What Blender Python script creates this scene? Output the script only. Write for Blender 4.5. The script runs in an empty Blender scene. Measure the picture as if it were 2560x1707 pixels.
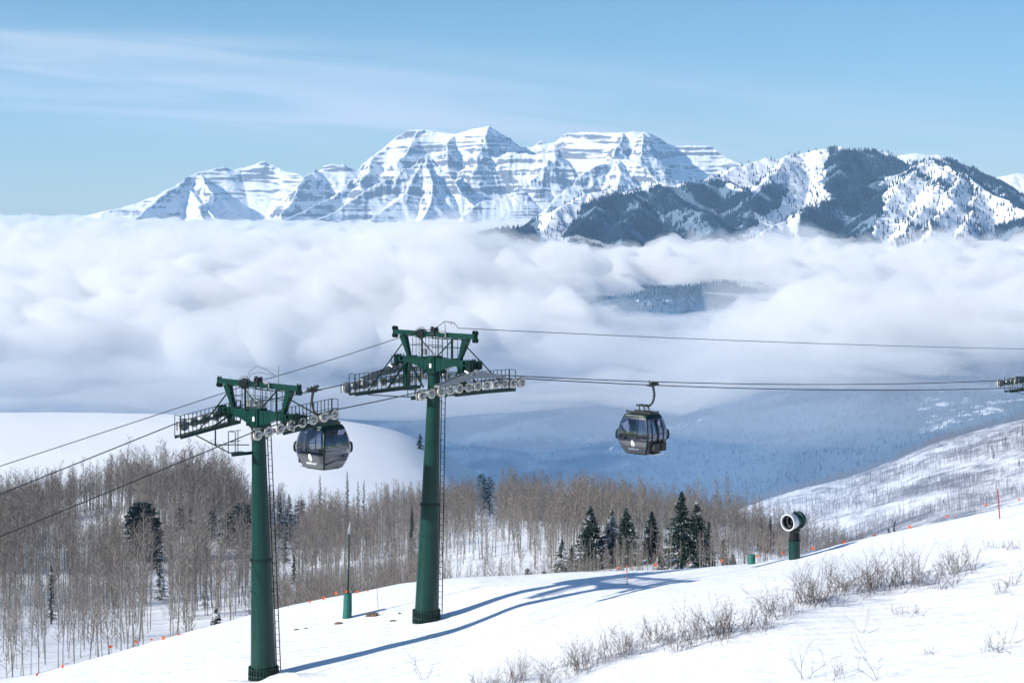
import bpy, bmesh, math, random
import numpy as np
from mathutils import Vector, Matrix
random.seed(7)
S = bpy.context.scene
COL = S.collection
R = math.radians
# ---------------------------------------------------------------- camera
F = 4978.0          # focal length in photograph pixels (photograph 2560 wide)
HZ = 510.0          # pixel row of the true horizon
camd = bpy.data.cameras.new('camera'); cam = bpy.data.objects.new('camera', camd); COL.objects.link(cam)
camd.sensor_width = 36; camd.lens = 36*F/2560
camd.shift_y = -(853.5-HZ)/2560
camd.clip_start = 0.5; camd.clip_end = 90000
cam.location = (0, 0, 0); cam.rotation_euler = (R(90), 0, 0)
S.camera = cam
# ---------------------------------------------------------------- light
SUN_AZ = Vector((-0.885, -0.465, 0)).normalized(); SUN_EL = R(26.5)
sd = Vector((SUN_AZ.x*math.cos(SUN_EL), SUN_AZ.y*math.cos(SUN_EL), math.sin(SUN_EL)))
sl = bpy.data.lights.new('sun', 'SUN'); sl.energy = 5.0; sl.angle = R(0.53); sl.color = (1, .95, .88)
so = bpy.data.objects.new('sun', sl); COL.objects.link(so)
so.rotation_euler = (-sd).to_track_quat('-Z', 'Y').to_euler(); so.location = (0, 0, 50)
S.view_settings.view_transform = 'Standard'; S.view_settings.look = 'None'
S.view_settings.exposure = 0.45; S.view_settings.gamma = 1
cy = S.cycles
cy.max_bounces = 14; cy.diffuse_bounces = 3; cy.glossy_bounces = 3; cy.transmission_bounces = 4
cy.volume_bounces = 10; cy.transparent_max_bounces = 24
cy.use_denoising = True
cy.sample_clamp_indirect = 6
cy.use_adaptive_sampling = True; cy.adaptive_threshold = 0.02
# ---------------------------------------------------------------- world
W = bpy.data.worlds.new('World'); S.world = W; W.use_nodes = True
nt = W.node_tree; N = nt.nodes; L = nt.links; N.clear()
def nd(t, tree=None, **k):
    n = (tree or nt).nodes.new(t)
    for a, b in k.items():
        if a.startswith('i_'): n.inputs[int(a[2:])].default_value = b
        else: setattr(n, a, b)
    return n
def mth(tree, op, a, b=None, c=None, clamp=False):
    n = tree.nodes.new('ShaderNodeMath'); n.operation = op; n.use_clamp = clamp
    for i, v in enumerate((a, b, c)):
        if v is None: continue
        if isinstance(v, (int, float)): n.inputs[i].default_value = v
        else: tree.links.new(v, n.inputs[i])
    return n.outputs[0]
sky = nd('ShaderNodeTexSky', sky_type='NISHITA', sun_disc=False)
sky.sun_elevation = SUN_EL; sky.sun_rotation = math.atan2(SUN_AZ.x, SUN_AZ.y); sky.altitude = 2700
sky.air_density = 1.0; sky.dust_density = 0.25; sky.ozone_density = 2.0
tc = nd('ShaderNodeTexCoord'); sx = nd('ShaderNodeSeparateXYZ'); L.new(tc.outputs['Generated'], sx.inputs[0])
yy = mth(nt, 'MAXIMUM', sx.outputs[1], 0.2)
qa = mth(nt, 'DIVIDE', sx.outputs[0], yy); qe = mth(nt, 'DIVIDE', sx.outputs[2], yy)
# streaky high cloud: long thin veils drifting down to the right
cb = nd('ShaderNodeCombineXYZ')
sl_e = mth(nt, 'ADD', qe, mth(nt, 'MULTIPLY', qa, 0.085))
L.new(mth(nt, 'MULTIPLY', qa, 3.0), cb.inputs[0]); L.new(mth(nt, 'MULTIPLY', sl_e, 36.0), cb.inputs[1])
n1 = nd('ShaderNodeTexNoise', noise_dimensions='2D'); n1.inputs['Scale'].default_value = 1.6; n1.inputs['Detail'].default_value = 7; n1.inputs['Roughness'].default_value = .52; n1.inputs['Distortion'].default_value = .7
L.new(cb.outputs[0], n1.inputs['Vector'])
def bump(v, c, w):   # smooth bell
    t = mth(nt, 'DIVIDE', mth(nt, 'SUBTRACT', v, c), w)
    return mth(nt, 'POWER', 2.718, mth(nt, 'MULTIPLY', mth(nt, 'MULTIPLY', t, t), -1.0))
fade = mth(nt, 'SUBTRACT', 1.0, mth(nt, 'MULTIPLY', mth(nt, 'ADD', qa, .257), 1.45), clamp=True)
m = mth(nt, 'ADD', mth(nt, 'MULTIPLY', bump(sl_e, .0375, .0125), mth(nt, 'MULTIPLY', fade, 1.25)), mth(nt, 'MULTIPLY', bump(sl_e, .0640, .0085), mth(nt, 'MULTIPLY', fade, .55)))
m = mth(nt, 'ADD', m, mth(nt, 'MULTIPLY', bump(sl_e, .050, .018), .38))
nn = mth(nt, 'ADD', .22, mth(nt, 'MULTIPLY', mth(nt, 'SUBTRACT', n1.outputs['Fac'], .34), 3.0, clamp=True), clamp=True)
ci = mth(nt, 'MULTIPLY', mth(nt, 'MULTIPLY', m, nn), .85, clamp=True)
# colour balance of the clear sky: pale at the horizon, deeper blue just above
rmp = nd('ShaderNodeValToRGB'); cr = rmp.color_ramp
cr.elements[0].position = 0; cr.elements[0].color = (.74, .82, .78, 1)
cr.elements[1].position = 1; cr.elements[1].color = (1.10, 1.3, 1.45, 1)  # upper sky brightened to add fill light in the shadows
e = cr.elements.new(.10); e.color = (.52, .77, .86, 1)
e = cr.elements.new(.035); e.color = (.72, .83, .80, 1)
L.new(sx.outputs[2], rmp.inputs[0])
mx = nd('ShaderNodeMix', data_type='RGBA', blend_type='MULTIPLY'); mx.inputs[0].default_value = 1
L.new(sky.outputs[0], mx.inputs[6]); L.new(rmp.outputs[0], mx.inputs[7])
mc = nd('ShaderNodeMix', data_type='RGBA'); L.new(ci, mc.inputs[0]); L.new(mx.outputs[2], mc.inputs[6]); mc.inputs[7].default_value = (6.7, 7.2, 7.7, 1)
bg = nd('ShaderNodeBackground'); bg.inputs[1].default_value = 0.085
L.new(mc.outputs[2], bg.inputs[0]); wo = nd('ShaderNodeOutputWorld'); L.new(bg.outputs[0], wo.inputs[0])

# ---------------------------------------------------------------- helpers
def P(px, py, Y): return Vector(((px-1280)/F*Y, Y, -(py-HZ)/F*Y))
def tag(o, label=None, cat=None, group=None, kind=None):
    if label: o['label'] = label
    if cat: o['category'] = cat
    if group: o['group'] = group
    if kind: o['kind'] = kind
    return o
def empty(name, loc, rz=0):
    o = bpy.data.objects.new(name, None); COL.objects.link(o); o.location = loc; o.rotation_euler.z = rz
    o.empty_display_size = .3
    return o
def np_mesh(name, V, Fc, mats, mi=None, smooth=False):
    """V (n,3), Fc list of arrays (m,k) with k 3 or 4"""
    me = bpy.data.meshes.new(name)
    if not isinstance(Fc, list): Fc = [Fc]
    Fc = [np.asarray(f, dtype=np.int32) for f in Fc if len(f)]
    me.vertices.add(len(V)); me.vertices.foreach_set('co', np.asarray(V, dtype=np.float32).ravel())
    loops = np.concatenate([f.ravel() for f in Fc]); tot = np.concatenate([np.full(len(f), f.shape[1], dtype=np.int32) for f in Fc])
    start = np.concatenate([[0], np.cumsum(tot)[:-1]]).astype(np.int32)
    me.loops.add(len(loops)); me.loops.foreach_set('vertex_index', loops)
    me.polygons.add(len(tot)); me.polygons.foreach_set('loop_start', start); me.polygons.foreach_set('loop_total', tot)
    if mi is not None: me.polygons.foreach_set('material_index', np.asarray(mi, dtype=np.int32))
    me.polygons.foreach_set('use_smooth', np.full(len(tot), smooth))
    for m in (mats if isinstance(mats, (list, tuple)) else [mats]): me.materials.append(m)
    me.update(calc_edges=True)
    return me
def link(name, me, parent=None):
    o = bpy.data.objects.new(name, me); COL.objects.link(o)
    if parent: o.parent = parent
    return o
def grid_faces(r, c):
    i = np.arange(r*c).reshape(r, c)
    return np.stack([i[:-1, :-1].ravel(), i[:-1, 1:].ravel(), i[1:, 1:].ravel(), i[1:, :-1].ravel()], 1)
# perlin noise
_rs = np.random.RandomState(11); _pm = np.concatenate([_rs.permutation(256)]*2); _ga = _rs.rand(256)*2*np.pi
_gx, _gy = np.cos(_ga), np.sin(_ga)
def pn(x, y):
    xi = np.floor(x).astype(int); yi = np.floor(y).astype(int); xf = x-xi; yf = y-yi
    u = xf*xf*xf*(xf*(xf*6-15)+10); v = yf*yf*yf*(yf*(yf*6-15)+10)
    def g(a, b, dx, dy):
        h = _pm[(_pm[a & 255]+b) & 255]; return _gx[h]*dx+_gy[h]*dy
    n00 = g(xi, yi, xf, yf); n10 = g(xi+1, yi, xf-1, yf); n01 = g(xi, yi+1, xf, yf-1); n11 = g(xi+1, yi+1, xf-1, yf-1)
    return ((n00*(1-u)+n10*u)*(1-v)+(n01*(1-u)+n11*u)*v)*1.5
def fbm(x, y, o=4, g=.5, l=2.03):
    s = 0; a = 1; t = 0
    for k in range(o):
        s = s+a*pn(x+k*17.3, y-k*9.1); t += a; a *= g; x = x*l; y = y*l
    return s/t
def ridged(x, y, o=4, g=.5, l=2.1):
    s = 0; a = 1; t = 0
    for k in range(o):
        s = s+a*(1-2*np.abs(pn(x+k*31.7, y+k*5.3))); t += a; a *= g; x = x*l; y = y*l
    return s/t
def sstep(a, b, x):
    t = np.clip((x-a)/(b-a), 0, 1); return t*t*(3-2*t)
def crom(xs, V, x):
    """catmull-rom (finite difference hermite) interpolation of table V (len(xs), ...) at x"""
    xs = np.asarray(xs, float); V = np.asarray(V, float); x = np.clip(x, xs[0], xs[-1]-1e-6)
    i = np.clip(np.searchsorted(xs, x, side='right')-1, 0, len(xs)-2)
    d = (V[1:]-V[:-1])/((xs[1:]-xs[:-1]).reshape([-1]+[1]*(V.ndim-1)))
    m = np.concatenate([d[:1], (d[1:]+d[:-1])/2, d[-1:]], 0)
    h = (xs[i+1]-xs[i]); t = (x-xs[i])/h
    return i, t, h, m
def table2(pxs, Ys, T):
    """T[row=Y][col=px] of heights -> function (a, Y) using hermite in both directions"""
    T = np.asarray(T, float)
    A = (np.asarray(pxs, float)-1280)/F
    def f(a, Y):
        sh = a.shape; a = a.ravel(); Y = Y.ravel()
        i, t, h, m = crom(Ys, T, Y)
        def herm(v0, v1, m0, m1, t, h):
            t2 = t*t; t3 = t2*t
            return (2*t3-3*t2+1)*v0+(t3-2*t2+t)*h*m0+(-2*t3+3*t2)*v1+(t3-t2)*h*m1
        j, s, g, _ = crom(A, np.zeros(len(A)), a)
        def at(col):
            return herm(T[i, col], T[i+1, col], m[i, col], m[i+1, col], t, h)
        n = len(A)
        c0, c1 = at(j), at(j+1); cm = at(np.maximum(j-1, 0)); cp = at(np.minimum(j+2, n-1))
        jm = np.maximum(j-1, 0); jp = np.minimum(j+2, n-1)
        m0 = ((c1-c0)/(A[j+1]-A[j])+np.where(j > 0, (c0-cm)/np.maximum(A[j]-A[jm], 1e-9), (c1-c0)/(A[j+1]-A[j])))/2
        m1 = ((c1-c0)/(A[j+1]-A[j])+np.where(j+1 < n-1, (cp-c1)/np.maximum(A[jp]-A[j+1], 1e-9), (c1-c0)/(A[j+1]-A[j])))/2
        return herm(c0, c1, m0, m1, s, g).reshape(sh)
    return f
class MB:
    def __init__(s): s.v = []; s.f = []; s.m = []; s.cur = 0
    def add(s, vs, fs):
        b = len(s.v); s.v += [tuple(p) for p in vs]; s.f += [tuple(b+i for i in f) for f in fs]; s.m += [s.cur]*len(fs); return s
    def box(s, c, size, rot=None):
        hx, hy, hz = size[0]/2, size[1]/2, size[2]/2; c = Vector(c)
        vs = [Vector((x, y, z)) for x in (-hx, hx) for y in (-hy, hy) for z in (-hz, hz)]
        if rot is not None: vs = [rot @ p for p in vs]
        return s.add([c+p for p in vs], [(0, 1, 3, 2), (4, 6, 7, 5), (0, 4, 5, 1), (2, 3, 7, 6), (0, 2, 6, 4), (1, 5, 7, 3)])
    def beam(s, a, b, w, h=None, up=(0, 0, 1), w2=None, h2=None):
        a = Vector(a); b = Vector(b); h = h or w; w2 = w2 or w; h2 = h2 or h
        d = (b-a).normalized(); up = Vector(up)
        if abs(d.dot(up)) > .98: up = Vector((1, 0, 0))
        sd_ = d.cross(up).normalized(); uu = sd_.cross(d).normalized()
        vs = []
        for p, ww, hh in ((a, w, h), (b, w2, h2)):
            for i, j in ((-1, -1), (1, -1), (1, 1), (-1, 1)): vs.append(p+sd_*(i*ww/2)+uu*(j*hh/2))
        return s.add(vs, [(0, 1, 2, 3), (7, 6, 5, 4), (0, 4, 5, 1), (1, 5, 6, 2), (2, 6, 7, 3), (3, 7, 4, 0)])
    def tube(s, pts, r, n=8, caps=True):
        pts = [Vector(p) for p in pts]; k = len(pts); rr = r if isinstance(r, (list, tuple)) else [r]*k
        b = []; ref = None
        for i, p in enumerate(pts):
            d = (pts[min(i+1, k-1)]-pts[max(i-1, 0)]).normalized()
            if ref is None: ref = Vector((0, 0, 1)) if abs(d.z) < .9 else Vector((1, 0, 0))
            x = d.cross(ref).normalized(); y = x.cross(d).normalized(); ref = y
            b += [p+(x*math.cos(2*math.pi*j/n)+y*math.sin(2*math.pi*j/n))*rr[i] for j in range(n)]
        fs = [(i*n+j, i*n+(j+1) % n, (i+1)*n+(j+1) % n, (i+1)*n+j) for i in range(k-1) for j in range(n)]
        if caps: fs += [tuple(reversed(range(n))), tuple(range((k-1)*n, k*n))]
        return s.add(b, fs)
    def ring(s, prof, c, ax, n=24):
        """lathe: prof list of (r, t) along axis ax from centre c"""
        c = Vector(c); ax = Vector(ax).normalized(); ref = Vector((0, 0, 1)) if abs(ax.z) < .9 else Vector((1, 0, 0))
        x = ax.cross(ref).normalized(); y = ax.cross(x)
        vs = [c+ax*t+(x*math.cos(2*math.pi*j/n)+y*math.sin(2*math.pi*j/n))*r for r, t in prof for j in range(n)]
        fs = [(i*n+j, i*n+(j+1) % n, (i+1)*n+(j+1) % n, (i+1)*n+j) for i in range(len(prof)-1) for j in range(n)]
        return s.add(vs, fs)
    def build(s, name, mat, parent=None, smooth=False, bevel=0):
        me = bpy.data.meshes.new(name); me.from_pydata(s.v, [], s.f)
        for m_ in (mat if isinstance(mat, (list, tuple)) else [mat]): me.materials.append(m_)
        for p, i in zip(me.polygons, s.m): p.material_index = i; p.use_smooth = smooth
        if smooth:
            try: me.set_sharp_from_angle(angle=R(40))
            except Exception: pass
        me.update(); o = link(name, me, parent)
        if bevel:
            b = o.modifiers.new('bevel', 'BEVEL'); b.width = bevel; b.segments = 2; b.limit_method = 'ANGLE'
        return o
# ---------------------------------------------------------------- materials
def mat(name, col, rough=.6, metal=0, noise=None, bumpv=None, spec=.5, coord='Object'):
    """noise=(scale, other colour, contrast); bumpv=(scale, strength, distance)"""
    m = bpy.data.materials.new(name); m.use_nodes = True; t = m.node_tree; b = t.nodes['Principled BSDF']
    b.inputs['Base Color'].default_value = (*col, 1); b.inputs['Roughness'].default_value = rough; b.inputs['Metallic'].default_value = metal
    b.inputs['Specular IOR Level'].default_value = spec
    tcn = t.nodes.new('ShaderNodeTexCoord')
    if noise:
        n = t.nodes.new('ShaderNodeTexNoise'); n.inputs['Scale'].default_value = noise[0]; n.inputs['Detail'].default_value = 5
        t.links.new(tcn.outputs[coord], n.inputs['Vector'])
        r = t.nodes.new('ShaderNodeValToRGB'); r.color_ramp.elements[0].position = .5-noise[2]; r.color_ramp.elements[1].position = .5+noise[2]
        r.color_ramp.elements[0].color = (*col, 1); r.color_ramp.elements[1].color = (*noise[1], 1)
        t.links.new(n.outputs['Fac'], r.inputs[0]); t.links.new(r.outputs[0], b.inputs['Base Color'])
    if bumpv:
        n = t.nodes.new('ShaderNodeTexNoise'); n.inputs['Scale'].default_value = bumpv[0]; n.inputs['Detail'].default_value = 6
        t.links.new(tcn.outputs[coord], n.inputs['Vector'])
        bp = t.nodes.new('ShaderNodeBump'); bp.inputs['Strength'].default_value = bumpv[1]; bp.inputs['Distance'].default_value = bumpv[2]
        t.links.new(n.outputs['Fac'], bp.inputs['Height']); t.links.new(bp.outputs[0], b.inputs['Normal'])
    return m
SNOWC = (.88, .90, .93)
def snow_near():
    m = bpy.data.materials.new('snow'); m.use_nodes = True; t = m.node_tree; b = t.nodes['Principled BSDF']
    b.inputs['Roughness'].default_value = .55; b.inputs['Specular IOR Level'].default_value = .25
    g = t.nodes.new('ShaderNodeNewGeometry')
    mp = t.nodes.new('ShaderNodeMapping'); mp.vector_type = 'POINT'; mp.inputs['Rotation'].default_value = (0, 0, R(-28)); mp.inputs['Scale'].default_value = (.12, .75, .5)
    t.links.new(g.outputs['Position'], mp.inputs[0])
    n = t.nodes.new('ShaderNodeTexNoise'); n.inputs['Scale'].default_value = 1.3; n.inputs['Detail'].default_value = 8; n.inputs['Roughness'].default_value = .6
    t.links.new(mp.outputs[0], n.inputs['Vector'])
    n2 = t.nodes.new('ShaderNodeTexNoise'); n2.inputs['Scale'].default_value = .9; n2.inputs['Detail'].default_value = 9; n2.inputs['Roughness'].default_value = .65
    t.links.new(g.outputs['Position'], n2.inputs['Vector'])
    wv = t.nodes.new('ShaderNodeTexWave'); wv.wave_type = 'BANDS'; wv.bands_direction = 'Y'; wv.inputs['Scale'].default_value = .42; wv.inputs['Distortion'].default_value = 5.0; wv.inputs['Detail'].default_value = 4; wv.inputs['Detail Scale'].default_value = .35
    mq = t.nodes.new('ShaderNodeMapping'); mq.inputs['Rotation'].default_value = (0, 0, R(-24)); mq.inputs['Scale'].default_value = (.25, 1.0, 1.0); t.links.new(g.outputs['Position'], mq.inputs[0]); t.links.new(mq.outputs[0], wv.inputs['Vector'])
    n4 = t.nodes.new('ShaderNodeTexNoise'); n4.inputs['Scale'].default_value = .09; n4.inputs['Detail'].default_value = 3; t.links.new(g.outputs['Position'], n4.inputs['Vector'])
    ad = mth(t, 'ADD', n.outputs['Fac'], mth(t, 'MULTIPLY', n2.outputs['Fac'], .9))
    ad = mth(t, 'ADD', ad, mth(t, 'MULTIPLY', wv.outputs['Fac'], mth(t, 'MULTIPLY', mth(t, 'SUBTRACT', n4.outputs['Fac'], .38, clamp=True), 1.1)))
    bp = t.nodes.new('ShaderNodeBump'); bp.inputs['Strength'].default_value = .6; bp.inputs['Distance'].default_value = .20
    t.links.new(ad, bp.inputs['Height']); t.links.new(bp.outputs[0], b.inputs['Normal'])
    r = t.nodes.new('ShaderNodeValToRGB'); r.color_ramp.elements[0].color = (.86, .885, .92, 1); r.color_ramp.elements[1].color = (.91, .925, .945, 1)
    r.color_ramp.elements[0].position = .4; r.color_ramp.elements[1].position = .6
    t.links.new(n2.outputs['Fac'], r.inputs[0]); t.links.new(r.outputs[0], b.inputs['Base Color'])
    return m
M_snow = snow_near()
def mountain_mat(name, rock, rock2, sc, lo, hi, strata, bs, wood=False):
    """snow lies on gentle ground, bare rock shows where it is steep; strata = height of a rock band (m)"""
    m = bpy.data.materials.new(name); m.use_nodes = True; t = m.node_tree; b = t.nodes['Principled BSDF']
    b.inputs['Roughness'].default_value = .8; b.inputs['Specular IOR Level'].default_value = .1
    g = t.nodes.new('ShaderNodeNewGeometry'); s = t.nodes.new('ShaderNodeSeparateXYZ'); t.links.new(g.outputs['Normal'], s.inputs[0])
    n = t.nodes.new('ShaderNodeTexNoise'); n.inputs['Scale'].default_value = sc; n.inputs['Detail'].default_value = 9; n.inputs['Roughness'].default_value = .62
    t.links.new(g.outputs['Position'], n.inputs['Vector'])
    sp = t.nodes.new('ShaderNodeSeparateXYZ'); t.links.new(g.outputs['Position'], sp.inputs[0])
    cbx = t.nodes.new('ShaderNodeCombineXYZ')
    t.links.new(mth(t, 'MULTIPLY', sp.outputs[0], .0006), cbx.inputs[0]); t.links.new(mth(t, 'MULTIPLY', sp.outputs[1], .0006), cbx.inputs[1]); t.links.new(mth(t, 'DIVIDE', sp.outputs[2], strata), cbx.inputs[2])
    n3 = t.nodes.new('ShaderNodeTexNoise'); n3.inputs['Scale'].default_value = 1.0; n3.inputs['Detail'].default_value = 5; n3.inputs['Roughness'].default_value = .7; n3.inputs['Distortion'].default_value = .3
    t.links.new(cbx.outputs[0], n3.inputs['Vector'])
    v = mth(t, 'ADD', s.outputs[2], mth(t, 'MULTIPLY', mth(t, 'SUBTRACT', n.outputs['Fac'], .5), .5))
    v = mth(t, 'ADD', v, mth(t, 'MULTIPLY', mth(t, 'SUBTRACT', n3.outputs['Fac'], .5), 1.0))
    r = t.nodes.new('ShaderNodeMapRange'); r.interpolation_type = 'SMOOTHSTEP'
    r.inputs[1].default_value = lo; r.inputs[2].default_value = hi; t.links.new(v, r.inputs[0])
    mr = t.nodes.new('ShaderNodeMix'); mr.data_type = 'RGBA'; t.links.new(n3.outputs['Fac'], mr.inputs[0]); mr.inputs[6].default_value = (*rock, 1); mr.inputs[7].default_value = (*rock2, 1)
    mxx = t.nodes.new('ShaderNodeMix'); mxx.data_type = 'RGBA'; t.links.new(r.outputs[0], mxx.inputs[0]); t.links.new(mr.outputs[2], mxx.inputs[6]); mxx.inputs[7].default_value = (*SNOWC, 1)
    fin = mxx.outputs[2]
    if wood:   # the part of the slope under trees (painted per vertex) is brush, twigs and thin snow, blue shade mixed into the colour
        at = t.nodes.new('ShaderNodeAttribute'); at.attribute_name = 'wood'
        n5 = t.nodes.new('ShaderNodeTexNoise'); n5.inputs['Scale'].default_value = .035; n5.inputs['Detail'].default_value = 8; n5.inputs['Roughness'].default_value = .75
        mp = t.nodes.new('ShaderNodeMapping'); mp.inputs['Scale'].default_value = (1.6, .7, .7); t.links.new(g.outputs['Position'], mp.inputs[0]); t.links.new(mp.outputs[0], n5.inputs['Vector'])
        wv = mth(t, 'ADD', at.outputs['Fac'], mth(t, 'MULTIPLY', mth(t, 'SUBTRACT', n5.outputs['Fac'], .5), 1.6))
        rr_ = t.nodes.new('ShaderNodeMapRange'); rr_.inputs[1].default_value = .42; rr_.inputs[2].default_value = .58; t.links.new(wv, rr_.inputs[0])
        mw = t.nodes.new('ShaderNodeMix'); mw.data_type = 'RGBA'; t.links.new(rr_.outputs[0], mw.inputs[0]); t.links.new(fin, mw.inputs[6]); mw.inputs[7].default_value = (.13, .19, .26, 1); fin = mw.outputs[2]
    t.links.new(fin, b.inputs['Base Color'])
    bp = t.nodes.new('ShaderNodeBump'); bp.inputs['Strength'].default_value = .8; bp.inputs['Distance'].default_value = bs
    t.links.new(n.outputs['Fac'], bp.inputs['Height']); t.links.new(bp.outputs[0], b.inputs['Normal'])
    return m
M_massif = mountain_mat('limestone_and_snow', (.13, .14, .175), (.20, .195, .21), .0075, .56, .70, 38, 40)
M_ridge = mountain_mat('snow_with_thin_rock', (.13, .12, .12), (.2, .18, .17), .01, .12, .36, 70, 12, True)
# brush covered far slope
def brush_mat(name, c1, c2, sc, lo, hi):
    m = bpy.data.materials.new(name); m.use_nodes = True; t = m.node_tree; b = t.nodes['Principled BSDF']; b.inputs['Roughness'].default_value = .9; b.inputs['Specular IOR Level'].default_value = .05
    g = t.nodes.new('ShaderNodeNewGeometry')
    n = t.nodes.new('ShaderNodeTexNoise'); n.inputs['Scale'].default_value = sc; n.inputs['Detail'].default_value = 8; n.inputs['Roughness'].default_value = .72
    t.links.new(g.outputs['Position'], n.inputs['Vector'])
    n2 = t.nodes.new('ShaderNodeTexNoise'); n2.inputs['Scale'].default_value = sc*.12; n2.inputs['Detail'].default_value = 4
    t.links.new(g.outputs['Position'], n2.inputs['Vector'])
    r = t.nodes.new('ShaderNodeValToRGB'); r.color_ramp.elements[0].position = lo; r.color_ramp.elements[1].position = hi
    r.color_ramp.elements[0].color = (*c1, 1); r.color_ramp.elements[1].color = (*c2, 1)
    t.links.new(mth(t, 'ADD', mth(t, 'MULTIPLY', n.outputs['Fac'], .55), mth(t, 'MULTIPLY', n2.outputs['Fac'], .45)), r.inputs[0])
    t.links.new(r.outputs[0], b.inputs['Base Color'])
    return m
M_brush = brush_mat('brush_and_snow', (.22, .225, .26), (.80, .82, .86), .05, .43, .56)
M_valley = brush_mat('forested_slope', (.05, .06, .07), (.30, .32, .36), .02, .50, .72)

# ---------------------------------------------------------------- terrain heights
def crestY(a):
    px = a*F+1280
    return np.interp(px, [-800, 110, 640, 1000, 1400, 1700, 1879, 1985, 2560, 3300], [94, 96.5, 104.8, 108, 106.6, 103.6, 102.9, 103.6, 108.6, 112])
_fpx = [-900, 0, 400, 800, 1000, 1100, 1200, 1500, 1800, 2000, 2200, 2560, 3300]
_fY = [150, 190, 240, 300, 400, 500, 600, 700, 800, 1000, 1200]
_fp = [
 [1850, 1830, 1790, 1700, 1660, 1620, 1600, 1530, 1490, 1470, 1460, 1440, 1440],
 [1730, 1715, 1695, 1630, 1570, 1545, 1520, 1475, 1437, 1420, 1440, 1440, 1440],
 [1620, 1610, 1600, 1560, 1520, 1495, 1475, 1437, 1412, 1402, 1440, 1470, 1500],
 [1520, 1515, 1510, 1480, 1450, 1435, 1420, 1390, 1385, 1392, 1450, 1500, 1560],
 [1400, 1400, 1400, 1395, 1375, 1360, 1345, 1325, 1350, 1400, 1490, 1560, 1650],
 [1320, 1316, 1272, 1322, 1310, 1300, 1297, 1322, 1375, 1440, 1550, 1640, 1700],
 [1235, 1230, 1226, 1240, 1260, 1275, 1290, 1365, 1440, 1500, 1600, 1680, 1720],
 [1110, 1112, 1114, 1125, 1155, 1188, 1240, 1375, 1470, 1540, 1600, 1680, 1700],
 [1040, 1040, 1042, 1050, 1086, 1130, 1190, 1340, 1450, 1540, 1600, 1640, 1680],
 [1050, 1054, 1064, 1080, 1112, 1150, 1200, 1330, 1460, 1500, 1540, 1560, 1600],
 [1150, 1160, 1170, 1180, 1200, 1230, 1280, 1360, 1400, 1440, 1460, 1480, 1500]]
_fT = [[-(p-HZ)/F*Y for p in row] for Y, row in zip(_fY, _fp)]
_fz = table2(_fpx, _fY, _fT)
def ground(X, Y):
    X = np.asarray(X, float); Y = np.asarray(Y, float); X, Y = np.broadcast_arrays(X, Y)
    a = X/np.maximum(Y, 1.0); Yc = crestY(np.clip(a, -.35, .35))
    zA = -21.2+.1218*X+.0092*Y+(1-sstep(0, 52, Y))*19.0
    zA = zA-.0*X
    # gentle rolls of the piste, a low bank where the brush grows
    zA = zA+fbm(X*.035, Y*.035, 3)*.28+fbm(X*.22+5, Y*.16, 3)*.05*sstep(30, 60, Y)
    d = bank_d(X, Y)
    zA = zA+.55*np.exp(-(d/5.0)**2)*np.where(d < 0, 1, 1)+.35*sstep(1, -8, d)
    px_ = a*F+1280; mk = sstep(1120, 1330, px_)*sstep(2250, 1950, px_); uu = np.clip(Y-(Yc-10), 0, 11)
    zA = zA+mk*(.47*sstep(-26, -10, Y-Yc)-.0055*uu*uu)      # the piste rolls over gently before the brow
    fall = np.maximum(Y-Yc, 0); zA = zA-np.minimum(fall*fall*.022, fall*.55)
    t = sstep(115, 178, Y-.0*X)
    zB = _fz(np.clip(a, -.43, .40), np.clip(Y, 150, 1200))
    zB = zB+fbm(X*.012, Y*.012, 4)*2.2*sstep(170, 260, Y)*(1-.62*sstep(560, 640, Y))
    zB = zB-np.maximum(Y-1200, 0)*.3
    return zA*(1-t)+zB*t
def bank_d(X, Y):
    # signed distance from the brush line (negative = towards the camera)
    x0, y0, x1, y1 = -1.6, 85.0, 18.5, 96.0
    dx, dy = x1-x0, y1-y0; l = math.hypot(dx, dy)
    return ((Y-y0)*dx-(X-x0)*dy)/l
def gz(x, y): return float(ground(np.array([x]), np.array([y]))[0])
def polar(name, a0, a1, na, Ys, hf, m, kind='structure', skirt=0):
    a = np.linspace(a0, a1, na); A, Yg = np.meshgrid(a, Ys); X = A*Yg; Z = hf(X, Yg)
    V = np.stack([X, Yg, Z], -1).reshape(-1, 3)
    o = link(name, np_mesh(name, V, grid_faces(len(Ys), na), m, smooth=True)); o['kind'] = kind
    return o
# near ground: x from -60..; rectangular sheet close to the camera, polar further on
Ys = np.concatenate([np.arange(14, 60, 1.5), np.arange(60, 128, .4), np.arange(128, 300, 2.0), np.arange(300, 1200, 5)])
polar('snow_slope', -.46, .46, 760, Ys, ground, M_snow)
xs = np.linspace(-60, 60, 120); ysn = np.linspace(-60, 14.0, 60); Xn, Yn = np.meshgrid(xs, ysn)
def near_back(X, Y): return np.where(Y >= 0, ground(X, np.maximum(Y, .01)), -2.0+.1218*X+Y*.05)
Zn = near_back(Xn, Yn)-.02
link('snow_ledge', np_mesh('snow_ledge', np.stack([Xn, Yn, Zn], -1).reshape(-1, 3), grid_faces(60, 120), M_snow, smooth=True))['kind'] = 'structure'
# the lowest ground, reaching the horizon below the cloud
Vv = []; aa = np.linspace(-1.1, 1.1, 30); rr = np.array([200, 900, 2500, 6000, 14000, 26000])
A, Q = np.meshgrid(aa, rr)
link('valley_floor', np_mesh('valley_floor', np.stack([A*Q, Q, np.full_like(A, -640.)], -1).reshape(-1, 3), grid_faces(6, 30), M_brush))['kind'] = 'structure'
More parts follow.
